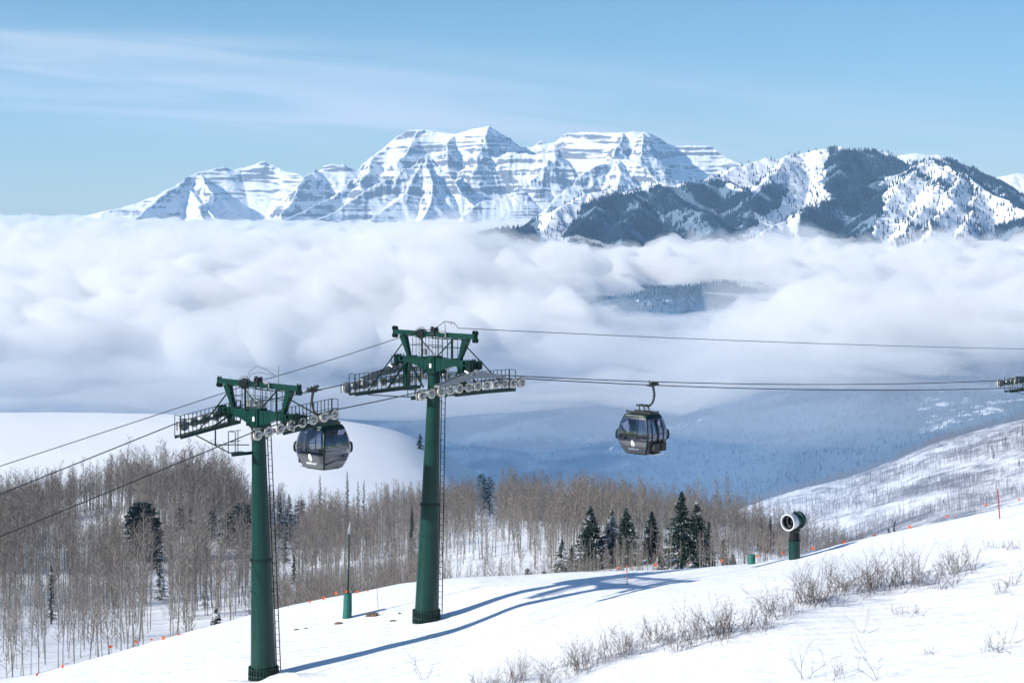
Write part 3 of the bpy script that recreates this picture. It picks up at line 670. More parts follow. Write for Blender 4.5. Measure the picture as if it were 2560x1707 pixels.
def tower(name, label, base, head, profs, walk, big, vane):
    """base/head world points, profs {+1: near track, -1: far track}, walk: catwalk height function data"""
    t = empty(name, base, LANG); tag(t, label, 'lift tower', 'ropeway towers on the snow slope')
    inv = Matrix.Rotation(-LANG, 3, 'Z')
    top = inv @ (Vector(head)-Vector(base)); H = top.z
    def loc(u, v, z): return Vector((top.x+u, top.y-v, H+z))
    def M(): return MB()
    # column: three bolted lengths, seams and flange rings
    rb, rt = .60, .31
    def cx(f): return Vector((top.x*f, top.y*f, H*f))
    def rr_(f): return rb+(rt-rb)*min(1, f*1.02)
    c = M(); fl = .46
    c.tube([cx(-.06), cx(.02), cx(fl)], [rr_(0)+.02, rr_(.02), rr_(fl)], 40, False)
    c.tube([cx(fl), cx(.72), cx(1.0)], [rr_(fl)-.012, rr_(.72)-.012, rr_(1)], 40)
    col = c.build('column', M_green, t, smooth=True)
    f = M(); ax = Vector((top.x, top.y, H)).normalized()
    f.ring([(rr_(fl)-.03, -.045), (rr_(fl)+.055, -.045), (rr_(fl)+.055, .045), (rr_(fl)-.03, .045)], cx(fl), ax, 36)
    for k in range(26):
        a = k*2*math.pi/26; r_ = rr_(fl)+.032; f.tube([cx(fl)+Vector((math.cos(a)*r_, math.sin(a)*r_, -.075)), cx(fl)+Vector((math.cos(a)*r_, math.sin(a)*r_, .075))], .016, 6)
    f.build('flange', M_green_d, col)
    def bolt(zf, a, ro, rad):
        r_ = rr_(zf); d_ = Vector((math.cos(a), math.sin(a), 0)); M().tube([cx(zf)+d_*(r_-.02), cx(zf)+d_*(r_+ro)], rad, 6).build('bolt', M_green_d, col)
    for k in range(10): bolt(.335, k*2*math.pi/10+.2, .05, .028)
    for k in range(5):
        for da in (-.10, .10): bolt(.035+.032*k, -2.356+2.2+da-.9*0, .035, .022)
    g = M(); r0 = rb+.10
    g.ring([(rb-.02, .34), (r0, .34), (r0, .30), (r0-.05, .30), (r0-.05, -.1)], (0, 0, 0), ax, 36)
    g.ring([(r0-.08, .04), (r0+.02, .04), (r0+.02, -.04), (r0-.1, -.04)], (0, 0, 0), ax, 36)
    for k in range(28):
        a = k*2*math.pi/28; g.beam((math.cos(a)*(r0-.02), math.sin(a)*(r0-.02), -.3), (math.cos(a)*(r0-.03), math.sin(a)*(r0-.03), .36), .05, .05)
    g.build('base_flange', M_green_d, t)
    # cap plate on the column
    cp = M(); cp.ring([(.001, .02), (.44, .02), (.44, -.05), (.34, -.05)], loc(0, 0, 0), (0, 0, 1), 24); cp.box(loc(0, 0, -.12), (.5, .5, .14)); cp.build('cap_plate', M_green_d, t)
    # crossarm: deep box in the middle, shallower to the ends
    a_ = M()
    for s in (1, -1):
        secs = [(0, .74, -.02), (.45, .74, .06), (1.5, .72, .38), (2.75, .70, .44)]
        vs = []
        for (v, zt, zb) in secs:
            w = .21 if v < .6 else .17
            vs += [loc(-w, s*v, zb), loc(w, s*v, zb), loc(w, s*v, zt), loc(-w, s*v, zt)]
        fs = []
        for i in range(3):
            for j in range(4): fs.append((i*4+j, i*4+(j+1) % 4, (i+1)*4+(j+1) % 4, (i+1)*4+j))
        fs.append((12, 13, 14, 15)); a_.add(vs, fs)
        a_.box(loc(0, s*1.5, .74), (.44, .06, .05)); a_.box(loc(0, s*2.72, .57), (.46, .07, .38)); a_.box(loc(0, s*.62, .36), (.45, .05, .80))
        a_.beam(loc(-.30, s*2.3, .60), loc(.30, s*2.3, .60), .10, .16)
    a_.box(loc(0, 0, .40), (.56, .56, .84)); a_.beam(loc(-.29, .05, .74), loc(-.29, .05, .1), .16, .05)
    arm = a_.build('crossarm', M_green, t, bevel=.012)
    pl = M(); pl.box(loc(-.33, .05, .34), (.012, .14, .20)); pl.build('number_plate', M_white, arm)
    # lifting frame
    zt = 1.90
    f2 = M(); f2.beam(loc(0, -2.98, zt), loc(0, 2.98, zt), .20, .24)
    for s in (1, -1):
        f2.box(loc(0, s*2.95, zt), (.26, .05, .32))
        f2.box(loc(0, s*2.25, zt-.15), (.42, .3, .03))
    tb = f2.build('lifting_beam', M_green, t, bevel=.01)
    for s in (1, -1):
        e = M()
        for dv in (-.09, .09):
            e.ring([(.03, -.015), (.13, -.015), (.13, .015), (.03, .015)], loc(0, s*(2.93)+dv, zt+(.18 if vane else -.18)), (0, 1, 0), 12)
            if vane: e.ring([(.03, -.015), (.13, -.015), (.13, .015), (.03, .015)], loc(0, s*(2.93)+dv, zt-.18), (0, 1, 0), 12)
            e.beam(loc(.0, s*2.93+dv, zt-.22), loc(0, s*2.93+dv, zt+.22), .10, .02)
        e.build('lifting_eye', M_green_d, tb)
        l = M(); l.beam(loc(0, s*1.82, .66), loc(0, s*2.32, zt-.10), .16, .17, up=(1, 0, 0), w2=.36, h2=.30); l.build('frame_leg', M_green, t, bevel=.01)
        ub_ = walk['ub']*s; b1 = M(); b1.tube([loc(0, s*2.36, zt-.55), loc(ub_, s*2.2, walkz(walk, ub_)+(.35 if s > 0 else 0))], .032, 8)
        b1.build('brace', M_green_d, t)
    b2 = M(); b2.tube([loc(0, -1.25, zt-.12), loc(0, .2, .72)], .035, 8); b2.build('brace', M_green_d, t)
    b3 = M(); b3.tube([loc(0, 1.45, zt-.12), loc(-.3, -.45, .05)], .035, 8); b3.build('brace', M_green_d, t)
    cbm = M(); cbm.tube([loc(-.16, -1.3, zt-.18), loc(-.16, 2.2, zt-.18)], .018, 6)
    for v in (-1, 0, .9, 1.7): cbm.box(loc(-.14, v, zt-.15), (.06, .05, .09))
    cbm.build('cable_conduit', M_black, tb)
    # line clamps and cable coil on the lifting beam
    q = M()
    for dv in (-.10, .10): q.ring([(.16, -.03), (.22, -.03), (.22, .03), (.16, .03)], loc(-.16, -.78+dv, zt+.02), (.5, 1, 0), 20)
    for k in range(3): q.ring([(.235+.03*k, -.008), (.25+.03*k, -.008), (.25+.03*k, .008), (.235+.03*k, .008)], loc(-.2, -.78, zt+.02+.02*k), (1, .25+.2*k, .1), 22)
    q.box(loc(-.1, -.78, zt), (.2, .28, .2)); q.build('cable_coil', M_black, tb)
    q = M(); q.box(loc(0, 0, zt+.10), (.26, .30, .30)); q.tube([loc(-.2, -.05, zt+.22), loc(.22, -.05, zt+.26)], .07, 8); q.tube([loc(-.14, .1, zt-.04), loc(-.14, .1, zt+.36)], .05, 8)
    q.box(loc(-.02, -.14, zt+.28), (.12, .10, .2)); q.box(loc(.05, .12, zt+.30), (.16, .05, .12)); q.build('cable_clamp', M_black, tb)
    q = M()
    if vane:
        q.tube([loc(.1, .68, zt+.1), loc(.1, .68, zt+.50)], .022, 6); q.tube([loc(.1, .50, zt+.62), loc(.1, 1.12, zt+.60)], .009, 5)
        q.box(loc(.1, 1.10, zt+.60), (.02, .10, .18)); q.tube([loc(.1, .55, zt+.66), loc(.1, .50, zt+.56)], .03, 6); q.tube([loc(.1, .68, zt+.45), loc(.1, .68, zt+.62)], .012, 6)
        q.build('wind_vane', M_galv, tb)
    else:
        q.tube([loc(.1, 1.35, zt-.1), loc(.1, 1.35, zt+.95)], .022, 6); q.build('antenna', M_galv, tb)
    q = M(); q.tube([loc(-.1, .42, .8), loc(-.1, .40, zt+.3)], .022, 6); q.build('antenna', M_dsteel, tb)
    q = M(); q.box(loc(-.22, .85, zt+.16), (.05, .32, .12)); q.box(loc(-.2, 1.02, zt+.03), (.05, .06, .28)); q.build('junction_box', M_galv, tb)
    # work platform railing on the crossarm
    pr = M()
    for side in (-.34, .34):
        for (v0, v1, hh) in ((-1.72, .20, 1.06), (.20, 1.7, .98)):
            for zz in (1, .55): pr.tube([loc(side, v0, .74+hh*zz), loc(side, v1, .74+hh*zz)], .014, 5)
            for k in range(5):
                v = v0+(v1-v0)*k/4; pr.tube([loc(side, v, .60), loc(side, v, .74+hh)], .013, 5)
    for v in (-1.72, .2, 1.7):
        for zz in (1.0, .55): pr.tube([loc(-.34, v, .74+zz), loc(.34, v, .74+zz)], .014, 5)
    pr.beam(loc(-.34, -.55, .7), loc(-.34, -.55, 1.78), .07); pr.beam(loc(.3, .95, .7), loc(.3, .95, 1.72), .07)
    pr.build('platform_railing', M_green_d, t)
    ca = M(); ca.box(loc(.34, -1.1, .95), (.14, .3, .3)); ca.build('control_box', M_greyp, t)
    # tracks
    for s in (1, -1):
        prof = profs[s]; n = len(prof); vt = s*2.78
        for (u, z) in prof: put_sheave(top.x+u, vt-top.y*1.0, H+z, t)
        # carrying beams: pairs -> fours -> whole
        for i in range(0, n, 2):
            w = M(); (u0, z0), (u1, z1) = prof[i], prof[i+1]
            um_ = (u0+u1)/2; zm_ = (z0+z1)/2
            for dv in (-.065, .065):
                w.beam(loc(u0-.03, vt+dv, z0), loc(um_, vt+dv, zm_-.02), .02, .06, w2=.02, h2=.12); w.beam(loc(um_, vt+dv, zm_-.02), loc(u1+.03, vt+dv, z1), .02, .12, w2=.02, h2=.06)
            w.tube([loc(u0, vt-.09, z0), loc(u0, vt+.09, z0)], .035, 8); w.tube([loc(u1, vt-.09, z1), loc(u1, vt+.09, z1)], .035, 8)
            w.build('two_wheel_beam', M_galv, t)
        for i in range(0, n, 4):
            w = M(); ua = (prof[i][0]+prof[i+1][0])/2; ub = (prof[i+2][0]+prof[i+3][0])/2; za = (prof[i][1]+prof[i+1][1])/2; zb = (prof[i+2][1]+prof[i+3][1])/2
            um, zm = (ua+ub)/2, (za+zb)/2
            for dv in (-.10*s, ):
                w.beam(loc(um, vt-.1, zm-.06), loc(um, vt+.12, zm-.06), .05)
                w.beam(loc(ua-.12, vt+dv, za-.02), loc(um, vt+dv, zm-.05), .03, .10, w2=.03, h2=.22); w.beam(loc(um, vt+dv, zm-.05), loc(ub+.12, vt+dv, zb-.02), .03, .22, w2=.03, h2=.10)
                w.tube([loc(um, vt+dv*1.0-.02, zm-.06), loc(um, vt+dv*1.15+.02, zm-.06)], .07, 10)
            w.build('four_wheel_beam', M_greyp, t)
        if big:
            w = M(); zc = .06
            for dv in (-.16, .16):
                w.beam(loc(-2.45, vt+dv, prof[1][1]+.32), loc(0, vt+dv, zc), .05, .12, w2=.05, h2=.40)
                w.beam(loc(0, vt+dv, zc), loc(2.0, vt+dv, prof[-3][1]+.36), .05, .40, w2=.05, h2=.12)
                w.beam(loc(-2.42, vt+dv, prof[1][1]+.34), loc(-2.42, vt+dv, prof[1][1]), .05, .14)
                w.beam(loc(1.95, vt+dv, prof[-3][1]+.40), loc(1.95, vt+dv, prof[-3][1]), .05, .14)
            w.beam(loc(-2.4, vt-.16, prof[1][1]+.32), loc(-2.4, vt+.16, prof[1][1]+.32), .1); w.tube([loc(0, vt-.24, zc), loc(0, vt+.24, zc)], .10, 12)
            w.build('main_beam', M_greyp, t, bevel=.008)
        # hanger assembly between crossarm end and beams
        w = M(); zc = .06 if big else prof[n//2][1]-.05
        w.box(loc(-.08, s*2.68, .50), (.30, .22, .44)); w.box(loc(.42, s*2.70, .46), (.30, .24, .40)); w.box(loc(.05, s*2.72, .26), (.7, .26, .06))
        for du in (-.30, -.12, .12, .30, .52): w.tube([loc(du, s*2.60, .22), loc(du, s*2.60, .80)], .024, 6); w.tube([loc(du, s*2.86, .26), loc(du, s*2.86, .70)], .022, 6)
        w.build('pivot_block', M_green_d, t)
        w = M()
        for dv in (-.20, .20): w.beam(loc(0, vt+dv, .30), loc(0, vt+dv, zc-.05), .05, .20)
        w.tube([loc(-.35, vt-.2, .22), loc(-.35, vt+.2, .05)], .06, 8); w.tube([loc(-.42, vt-.1, .12), loc(-.15, vt-.1, .30)], .05, 8)
        w.build('hinge', M_galv, t)
        # rope catcher plates at both ends
        for i, e in ((0, -1), (n-1, 1)):
            w = M(); u, z = prof[i]; w.box(loc(u+e*.02, vt, z+.29), (.36, .16, .04)); w.box(loc(u+e*.24, vt-.14*s*0-.12, z-.02), (.05, .05, .42)); w.ring([(.03, -.02), (.24, -.02), (.24, .02), (.03, .02)], loc(u+e*.02, vt-s*.17, z), (0, 1, 0), 18)
            w.build('end_guard', M_greyp, t)
        # catwalk, inboard of the wheels
        vi, vo = s*1.98, s*2.42; u0, u1 = walk['u'] if s < 0 else (-walk['u'][1], -walk['u'][0]-.2)
        k = M(); NS = 14; zw = lambda u: walkz(walk, u)
        for i in range(NS):
            ua = u0+(u1-u0)*i/NS; ub = u0+(u1-u0)*(i+1)/NS
            zz = zw((ua+ub)/2)
            k.box(loc((ua+ub)/2, (vi+vo)/2, zz), (abs(ub-ua)*.94, abs(vo-vi), .03))
        for vv in (vi, vo): k.beam(loc(u0, vv, zw(u0)-.07), loc((u0+u1)/2, vv, zw((u0+u1)/2)-.07), .04, .12); k.beam(loc((u0+u1)/2, vv, zw((u0+u1)/2)-.07), loc(u1, vv, zw(u1)-.07), .04, .12)
        kw = k.build('catwalk', M_green, t); kw.data.materials.append(M_grat)
        for p in kw.data.polygons[:NS*6]: p.material_index = 1
        k = M(); NP = 15
        hole = (-.45, .45)
        for vv, a0, a1 in ((vi, u0, u1),):
            for zz in (.95, .50):
                pts = [loc(u0, vo, zw(u0)+zz)]+[loc(u0+(u1-u0)*i/NP, vv, zw(u0+(u1-u0)*i/NP)+zz) for i in range(NP+1)]+[loc(u1, vo, zw(u1)+zz)]
                for p_, q_ in zip(pts[:-1], pts[1:]): k.beam(p_, q_, .025)
            for i in range(NP+1):
                u = u0+(u1-u0)*i/NP; k.beam(loc(u, vv, zw(u)-.05), loc(u, vv, zw(u)+.95), .026 if i not in (0, NP) else .045)
        for u in (u0, u1): k.beam(loc(u, vo, zw(u)-.05), loc(u, vo, zw(u)+.95), .026)
        k.build('railing', M_green_d, t)
        k = M(); k.beam(loc(0, s*1.75, .40), loc(0, s*2.2, zw(0)-.05), .20, .10); k.beam(loc(.0, s*2.05, .42), loc(.0, s*2.05, zw(0)-.1), .24, .30)
        k.beam(loc(-1.3, s*2.2, zw(-1.3)-.12), loc(-.2, s*2.0, .30), .07); k.beam(loc(1.3, s*2.2, zw(1.3)-.12), loc(.2, s*2.0, .30), .07)
        k.build('catwalk_hanger', M_green, t)
    # small service landing beside the column, its stays and ladder
    zl = -1.18
    k = M(); k.box(loc(-.95, -.30, zl), (.75, .55, .03)); k.beam(loc(-1.3, -.3, zl-.08), loc(.1, -.3, zl-.08), .08, .14)
    for (u, v) in ((-1.3, -.56), (-1.3, -.04), (-.75, -.56)):
        k.beam(loc(u, v, zl), loc(u, v, zl+.98), .028)
    for zz in (.98, .5): k.beam(loc(-1.3, -.56, zl+zz), loc(-1.3, -.04, zl+zz), .026); k.beam(loc(-1.3, -.56, zl+zz), loc(-.6, -.56, zl+zz), .026)
    k.build('service_landing', M_green_d, t)
    k = M(); ws = walk['u'][0]+.9; zws = walkz(walk, ws)-.15
    k.beam(loc(ws, -2.0, zws), loc(-1.25, -.5, zl-.02), .045); k.beam(loc(-.95, -2.0, walkz(walk, -.95)-.15), loc(-.95, -2.0, zl+.22), .05); k.beam(loc(-.95, -2.0, zl+.22), loc(-.3, -.3, zl+.30), .045)
    k.build('stay', M_green_d, t)
    k = M(); f0, f1 = .012, 1.06
    def lp(f, dv): 
        c_ = cx(f); r_ = rr_(min(f, 1)); return Vector((c_.x+r_*.78+.16, c_.y-(.10+dv)+r_*-.35, c_.z))
    for dv in (-.11, .17): k.beam(lp(f0, dv), lp(f1, dv), .035)
    nr = int(H*1.05/.30)
    for i in range(nr):
        f_ = f0+(f1-f0)*(i+.5)/nr; k.beam(lp(f_, -.11), lp(f_, .17), .018)
    for f_ in (.03, .2, .37, .55, .72, .88): k.beam(lp(f_, 0), cx(f_), .03)
    k.build('ladder', M_green_d, t)
    return t, loc
def walkz(w, u): return float(np.interp(u, w['pu'], w['pz']))
T2h = P(1086, 930, 100); T2b = P(1066, 1541, 100)
T1h = P(646, 1064, 92); T1b = P(659, 1684, 92)
def on_line(px, v):      # point of the line plan seen at photograph column px on a track v metres out
    a = (px-1280)/F; q = Vector((T2h.x, 100, 0))+LV*v; t = (a*q.y-q.x)/(LU.x-a*LU.y); return q+LU*t
def at_line(px, py, v):
    q = on_line(px, v); q.z = -(py-HZ)/F*q.y; return q
def to_local(head, base, w):  # world -> (u,v,z) about the head
    d = w-Vector(head); return d.dot(LU), d.dot(LV), d.z
prof2 = arcprof(12, .625, -.55, .10, -.045, 0)
prof1 = arcprof(8, .64, .30, .16, .095, 0)
prof3 = arcprof(16, .60, .05, .0, -.02, 0)
walk2 = dict(u=(-3.55, .9), ub=2.5, pu=(-4, 0, 4), pz=(-.98, -.86, -.90))
walk1 = dict(u=(-2.95, .5), ub=1.75, pu=(-4, 0, 4), pz=(-.56, 0, .36))
tw1, loc1 = tower('lift_tower', 'green lift tower at lower left, with eight wheels each side and a plain antenna', T1b, T1h, {1: prof1, -1: prof1}, walk1, False, False)
tw2, loc2 = tower('lift_tower', 'middle green lift tower with long wheel trains and a small wind vane on top', T2b, T2h, {1: prof2, -1: prof2}, walk2, True, True)
# far tower: only its left catwalk end enters the frame
uoff = 59+3.6+.55
T3h = Vector((T2h.x, 100, 0))+LU*uoff; T3h.z = -(947-HZ)/F*(T3h.y)-.30
T3b = Vector((T3h.x, T3h.y, gz(T3h.x, T3h.y)))
tw3, loc3 = tower('lift_tower', 'distant green lift tower cut off by the right edge of the picture', T3b, T3h, {1: prof3, -1: prof3}, dict(u=(-4.35, .9), ub=2.4, pu=(-4, 4), pz=(-.42, -.42)), True, False)
# ---------------------------------------------------------------- ropes
def wl(head, u, v, z): return Vector(head)+LU*u+LV*v+Vector((0, 0, z))
def span(a, b, sag, n=14):
    out = []
    for i in range(n+1):
        t = i/n; p = a.lerp(b, t); p.z -= 4*sag*t*(1-t); out.append(p)
    return out
def over(head, prof, v): return [wl(head, u, v, z+.215) for u, z in prof]
def rope(name, label, pts, r, group):
    o = MB().tube(pts, r, 8).build(name, M_rope, None, smooth=True); tag(o, label, 'rope', group); return o
for s, lab in ((1, 'near steel haul rope running over the cream wheels facing the viewer'), (-1, 'far steel haul rope on the left hand side wheels of the green towers')):
    v = s*2.78
    p1 = over(T1h, prof1, v); p2 = over(T2h, prof2, v); p3 = over(T3h, prof3, v)
    ypx = 1315 if s > 0 else 1211
    q = at_line(0, ypx, v); dirv = (q-p1[0]); end = p1[0]+dirv*2.4; end.z -= 1.0
    s0 = p1[0]
    left = [end+(s0-end)*(i/10) for i in range(10)]
    pts = left+p1+span(p1[-1], p2[0], .02, 6)[1:-1]+p2+span(p2[-1], p3[0], .45)[1:-1]+p3+[p3[-1]+LU*60+Vector((0, 0, -4))]
    rope('haul_rope', lab, pts, .026, 'ropeway cables')
cl0 = at_line(0, 1165, 0); c1 = wl(T1h, .0, .3, 2.12); c2 = wl(T2h, 0, 0, 2.16); c3 = wl(T3h, 0, 0, 2.1)
end = c1+(cl0-c1)*2.2
cr_ = at_line(2560, 866, 0)
c3 = c2+(cr_-c2)*1.0
pts = [end.lerp(c1, i/8) for i in range(8)]+[c1]+span(c1, wl(T2h, -.1, -2.0, 1.75), .05, 6)[1:]+[wl(T2h, -.2, -1.2, 2.0), wl(T2h, -.1, -.5, 2.1), c2]
rope('signal_cable', 'thin signal cable rising from lower left to the tops of both near towers', pts, .018, 'ropeway cables')
pts = [c2, wl(T2h, .4, .35, 2.55), wl(T2h, .8, .6, 2.45)]+span(wl(T2h, .9, .8, 2.20), c3+(c3-c2)*.35, .25)
rope('signal_cable', 'thin signal cable running right from the top of the middle tower', pts, .018, 'ropeway cables')
lo = MB(); 
lo.tube([wl(T1h, -.1, -.75, 2.15), wl(T1h, -.1, -.5, 2.5), wl(T1h, 0, -.05, 2.75), wl(T1h, .1, .45, 2.6), wl(T1h, .3, .85, 2.36)], .011, 6)
lo.tube([wl(T1h, -.1, -.65, 2.1), wl(T1h, -.1, -.4, 2.38), wl(T1h, 0, .1, 2.47), wl(T1h, .1, .5, 2.42), wl(T1h, .3, .85, 2.36)], .011, 6)
q = lo.build('cable_loop', M_rope, None, smooth=True); tag(q, 'two slack black cable loops arching over the lower left tower', 'cable loop')
# ================================================================ gondola cabins
def glassm():
    m = bpy.data.materials.new('tinted_window'); m.use_nodes = True; t = m.node_tree; t.nodes.clear()
    o = t.nodes.new('ShaderNodeOutputMaterial'); tr = t.nodes.new('ShaderNodeBsdfTransparent'); tr.inputs[0].default_value = (.52, .54, .62, 1)
    gl = t.nodes.new('ShaderNodeBsdfGlossy'); gl.inputs['Roughness'].default_value = .02; gl.inputs[0].default_value = (.9, .93, 1, 1)
    fr = t.nodes.new('ShaderNodeFresnel'); fr.inputs[0].default_value = 1.45; mx_ = t.nodes.new('ShaderNodeMixShader')
    t.links.new(mth(t, 'ADD', fr.outputs[0], .07), mx_.inputs[0]); t.links.new(tr.outputs[0], mx_.inputs[1]); t.links.new(gl.outputs[0], mx_.inputs[2]); t.links.new(mx_.outputs[0], o.inputs[0])
    return m
M_glass = glassm()
M_panel = mat('smoked_lower_panel', (.075, .08, .09), .18, .2, noise=(2.2, (.12, .125, .135), .3))
M_seat = mat('grey_seat', (.10, .11, .13), .6)
M_navy = mat('dark_frame', (.012, .018, .034), .35)
M_alu = mat('bright_aluminium', (.62, .63, .65), .25, .9)
PZ = [0, .12, .35, .60, .85, 1.15, 1.5, 1.8, 1.98, 2.08]; PP = [.70, .77, .875, .955, .995, .99, .925, .835, .765, .70]
AU, AV = .87, 1.05
def prof_(z): return float(np.interp(z, PZ, PP))
def cabin(name, label, grip_world, flip):
    """local frame: x along the rope, y across; doors on local -y; grip above y=-0.72"""
    ang = LANG+(math.pi if flip else 0)+R(2)
    c = empty(name, (0, 0, 0), ang); tag(c, label, 'gondola cabin', 'gondola cabins hanging on the ropes')
    GZ = 3.68; GY = -.72
    off = Matrix.Rotation(ang, 3, 'Z') @ Vector((0, GY, GZ)); c.location = grip_world-off
    def pt(side, s, z, o=0.0):
        p = prof_(z)
        if side == 'y-': return Vector((s, -(AV*p+o), z))
        if side == 'y+': return Vector((-s, (AV*p+o), z))
        if side == 'x-': return Vector((-(AU*p+o), -s, z))
        return Vector(((AU*p+o), s, z))
    cw = .075   # corner post half width
    def hw(side, z): return (AU if side[0] == 'y' else AV)*prof_(z)-cw
    def panel(mb, side, z0, z1, o=0.0, f0=-1, f1=1, nz=8, th=0):
        zs = [z0+(z1-z0)*i/nz for i in range(nz+1)]; vs = []
        for z in zs:
            w = hw(side, z)
            for k in range(5):
                f = f0+(f1-f0)*k/4; bow = .035*(1-f*f); vs.append(pt(side, w*f, z, o+bow))
        mb.add(vs, [(i*5+k, i*5+k+1, (i+1)*5+k+1, (i+1)*5+k) for i in range(nz) for k in range(4)])
    SILL = .70
    b = MB()
    for sd_ in ('x-', 'x+', 'y+', 'y-'): panel(b, sd_, .0, SILL if sd_ != 'y+' else .14)
    body = b.build('lower_body', M_panel, c, smooth=True)
    for sd_ in ('x-', 'x+', 'y+', 'y-'):
        b = MB(); panel(b, sd_, SILL if sd_ != 'y+' else .14, 1.90); b.build('window', M_glass, c, smooth=True)
    for sd_ in ('x-', 'x+', 'y+', 'y-'):
        if sd_ != 'y+': b = MB(); panel(b, sd_, SILL-.035, SILL+.03, .008, nz=1); b.build('window_sill', M_navy, c)
        b = MB(); panel(b, sd_, 1.86, 1.93, .008, nz=2); b.build('window_header', M_navy, c)
    for ix, iy in ((-1, -1), (-1, 1), (1, -1), (1, 1)):
        b = MB(); vs = []
        zs = PZ; n = 6
        for z in zs:
            p = prof_(z); x0, y0 = AU*p, AV*p
            for k in range(n+1):
                th = (math.pi/2)*k/n
                vs.append(Vector((ix*(x0-cw+.012+cw*math.cos(th)), iy*(y0-cw+.012+cw*math.sin(th)), z)))
        b.add(vs, [(i*(n+1)+k, i*(n+1)+k+1, (i+1)*(n+1)+k+1, (i+1)*(n+1)+k) for i in range(len(zs)-1) for k in range(n)])
        o = b.build('corner_post', M_green_d, c, smooth=True)
        m2 = MB()
        for z in (.85, 1.0, 1.15):
            pass
        p = prof_(1.0); m2.tube([(ix*(AU*p-.01), iy*(AV*p-.01), .72), (ix*(AU*p+.035), iy*(AV*p+.035), .82), (ix*(AU*p+.045), iy*(AV*p+.045), 1.0), (ix*(AU*p+.03), iy*(AV*p+.03), 1.16), (ix*(AU*p-.015), iy*(AV*p-.015), 1.26)], [.03, .06, .06, .055, .03], 10)
        m2.build('bumper', M_green_d, o, smooth=True)
    # roof and floor
    b = MB()
    for z0, z1, in ((1.92, 2.08),):
        for sd_ in ('x-', 'x+', 'y+', 'y-'): panel(b, sd_, z0, z1, .01, f0=-1.05, f1=1.05, nz=3)
    p = prof_(2.08); b.add([(-AU*p, -AV*p, 2.085), (AU*p, -AV*p, 2.085), (AU*p, AV*p, 2.085), (-AU*p, AV*p, 2.085), (-AU*p*.75, -AV*p*.75, 2.13), (AU*p*.75, -AV*p*.75, 2.13), (AU*p*.75, AV*p*.75, 2.13), (-AU*p*.75, AV*p*.75, 2.13)],
           [(4, 5, 6, 7), (0, 1, 5, 4), (1, 2, 6, 5), (2, 3, 7, 6), (3, 0, 4, 7)])
    roof = b.build('roof', M_green_d, c)
    b = MB(); 
    for sd_ in ('x-', 'x+'): b.beam(pt(sd_, -.62, 2.03, .03), pt(sd_, .62, 2.03, .03), .03, .045)
    b.build('roof_gutter', M_alu, roof)
    b = MB()
    b.box((-.34, 0, 2.19), (.07, 1.62, .09)); b.box((.34, 0, 2.19), (.07, 1.62, .09)); b.box((-.34, -.80, 2.2), (.1, .05, .13)); b.box((-.34, .80, 2.2), (.1, .05, .13)); b.box((.34, -.8, 2.2), (.1, .05, .13))
    b.build('roof_rail', M_black, roof)
    p = prof_(0); b = MB(); b.box((0, 0, .01), (AU*p*2-.02, AV*p*2-.02, .05)); b.box((0, 0, -.04), (AU*p*1.7, AV*p*1.7, .06)); b.build('floor_pan', M_black, c)
    # doors on -y
    b = MB()
    for f in (-.98, -.86, -.42, -.34, -.06, .06, .34, .42, .86, .98): pass
    def strip(mb, side, f, w, z0, z1, o, n=8):
        for i in range(n):
            za, zb = z0+(z1-z0)*i/n, z0+(z1-z0)*(i+1)/n
            mb.beam(pt(side, hw(side, za)*f, za, o+.035*(1-f*f)), pt(side, hw(side, zb)*f, zb, o+.035*(1-f*f)), w, .03, up=(1, 0, 0) if side[0] == 'y' else (0, 1, 0))
    for sg in (-1, 1):
        b = MB(); strip(b, 'y-', sg*.62, .06, .08, 1.86, .025); strip(b, 'y-', sg*.05, .055, .08, 1.86, .025)
        za = 1.05; b.beam(pt('y-', hw('y-', za)*sg*.62, za, .045), pt('y-', hw('y-', za)*sg*.05, za, .06), .03, .035)
        za = 1.84; b.beam(pt('y-', hw('y-', za)*sg*.62, za, .045), pt('y-', hw('y-', za)*sg*.05, za, .06), .03, .05)
        d = b.build('door', M_navy, c)
        k = MB(); k.box((sg*.27, -(AV*.93+.17), .38), (.46, .20, .44)); k.box((sg*.27, -(AV*.93+.285), .38), (.42, .02, .38)); k.beam((sg*.27, -AV*.86, .2), (sg*.27, -(AV*.9+.2), .2), .06)
        k.build('ski_rack', M_black, d)
    b = MB(); b.box((.05, -(AV*.80+.10), -.02), (.85, .34, .035)); b.build('door_step', M_alu, c)
    # dark stanchion behind the end window, seats
    b = MB(); strip(b, 'x-', .30, .11, SILL, 1.9, -.05); strip(b, 'x+', -.30, .11, SILL, 1.9, -.05); b.build('stanchion', M_navy, c)
    b = MB(); b.box((0, .62, .62), (1.2, .42, .07)); b.box((0, .80, .86), (1.2, .06, .12)); b.box((0, .80, .38), (1.15, .05, .05))
    for x in (-.12, .12): b.beam((x, .62, .6), (x*1.4, .70, .2), .04)
    b.build('bench', M_seat, c); 
    for sx_ in (-1, 1):
        b = MB(); b.box((sx_*.54, -.05, .62), (.34, 1.1, .06)); b.box((sx_*.68, -.05, .84), (.05, 1.1, .12)); b.build('bench', M_seat, c)
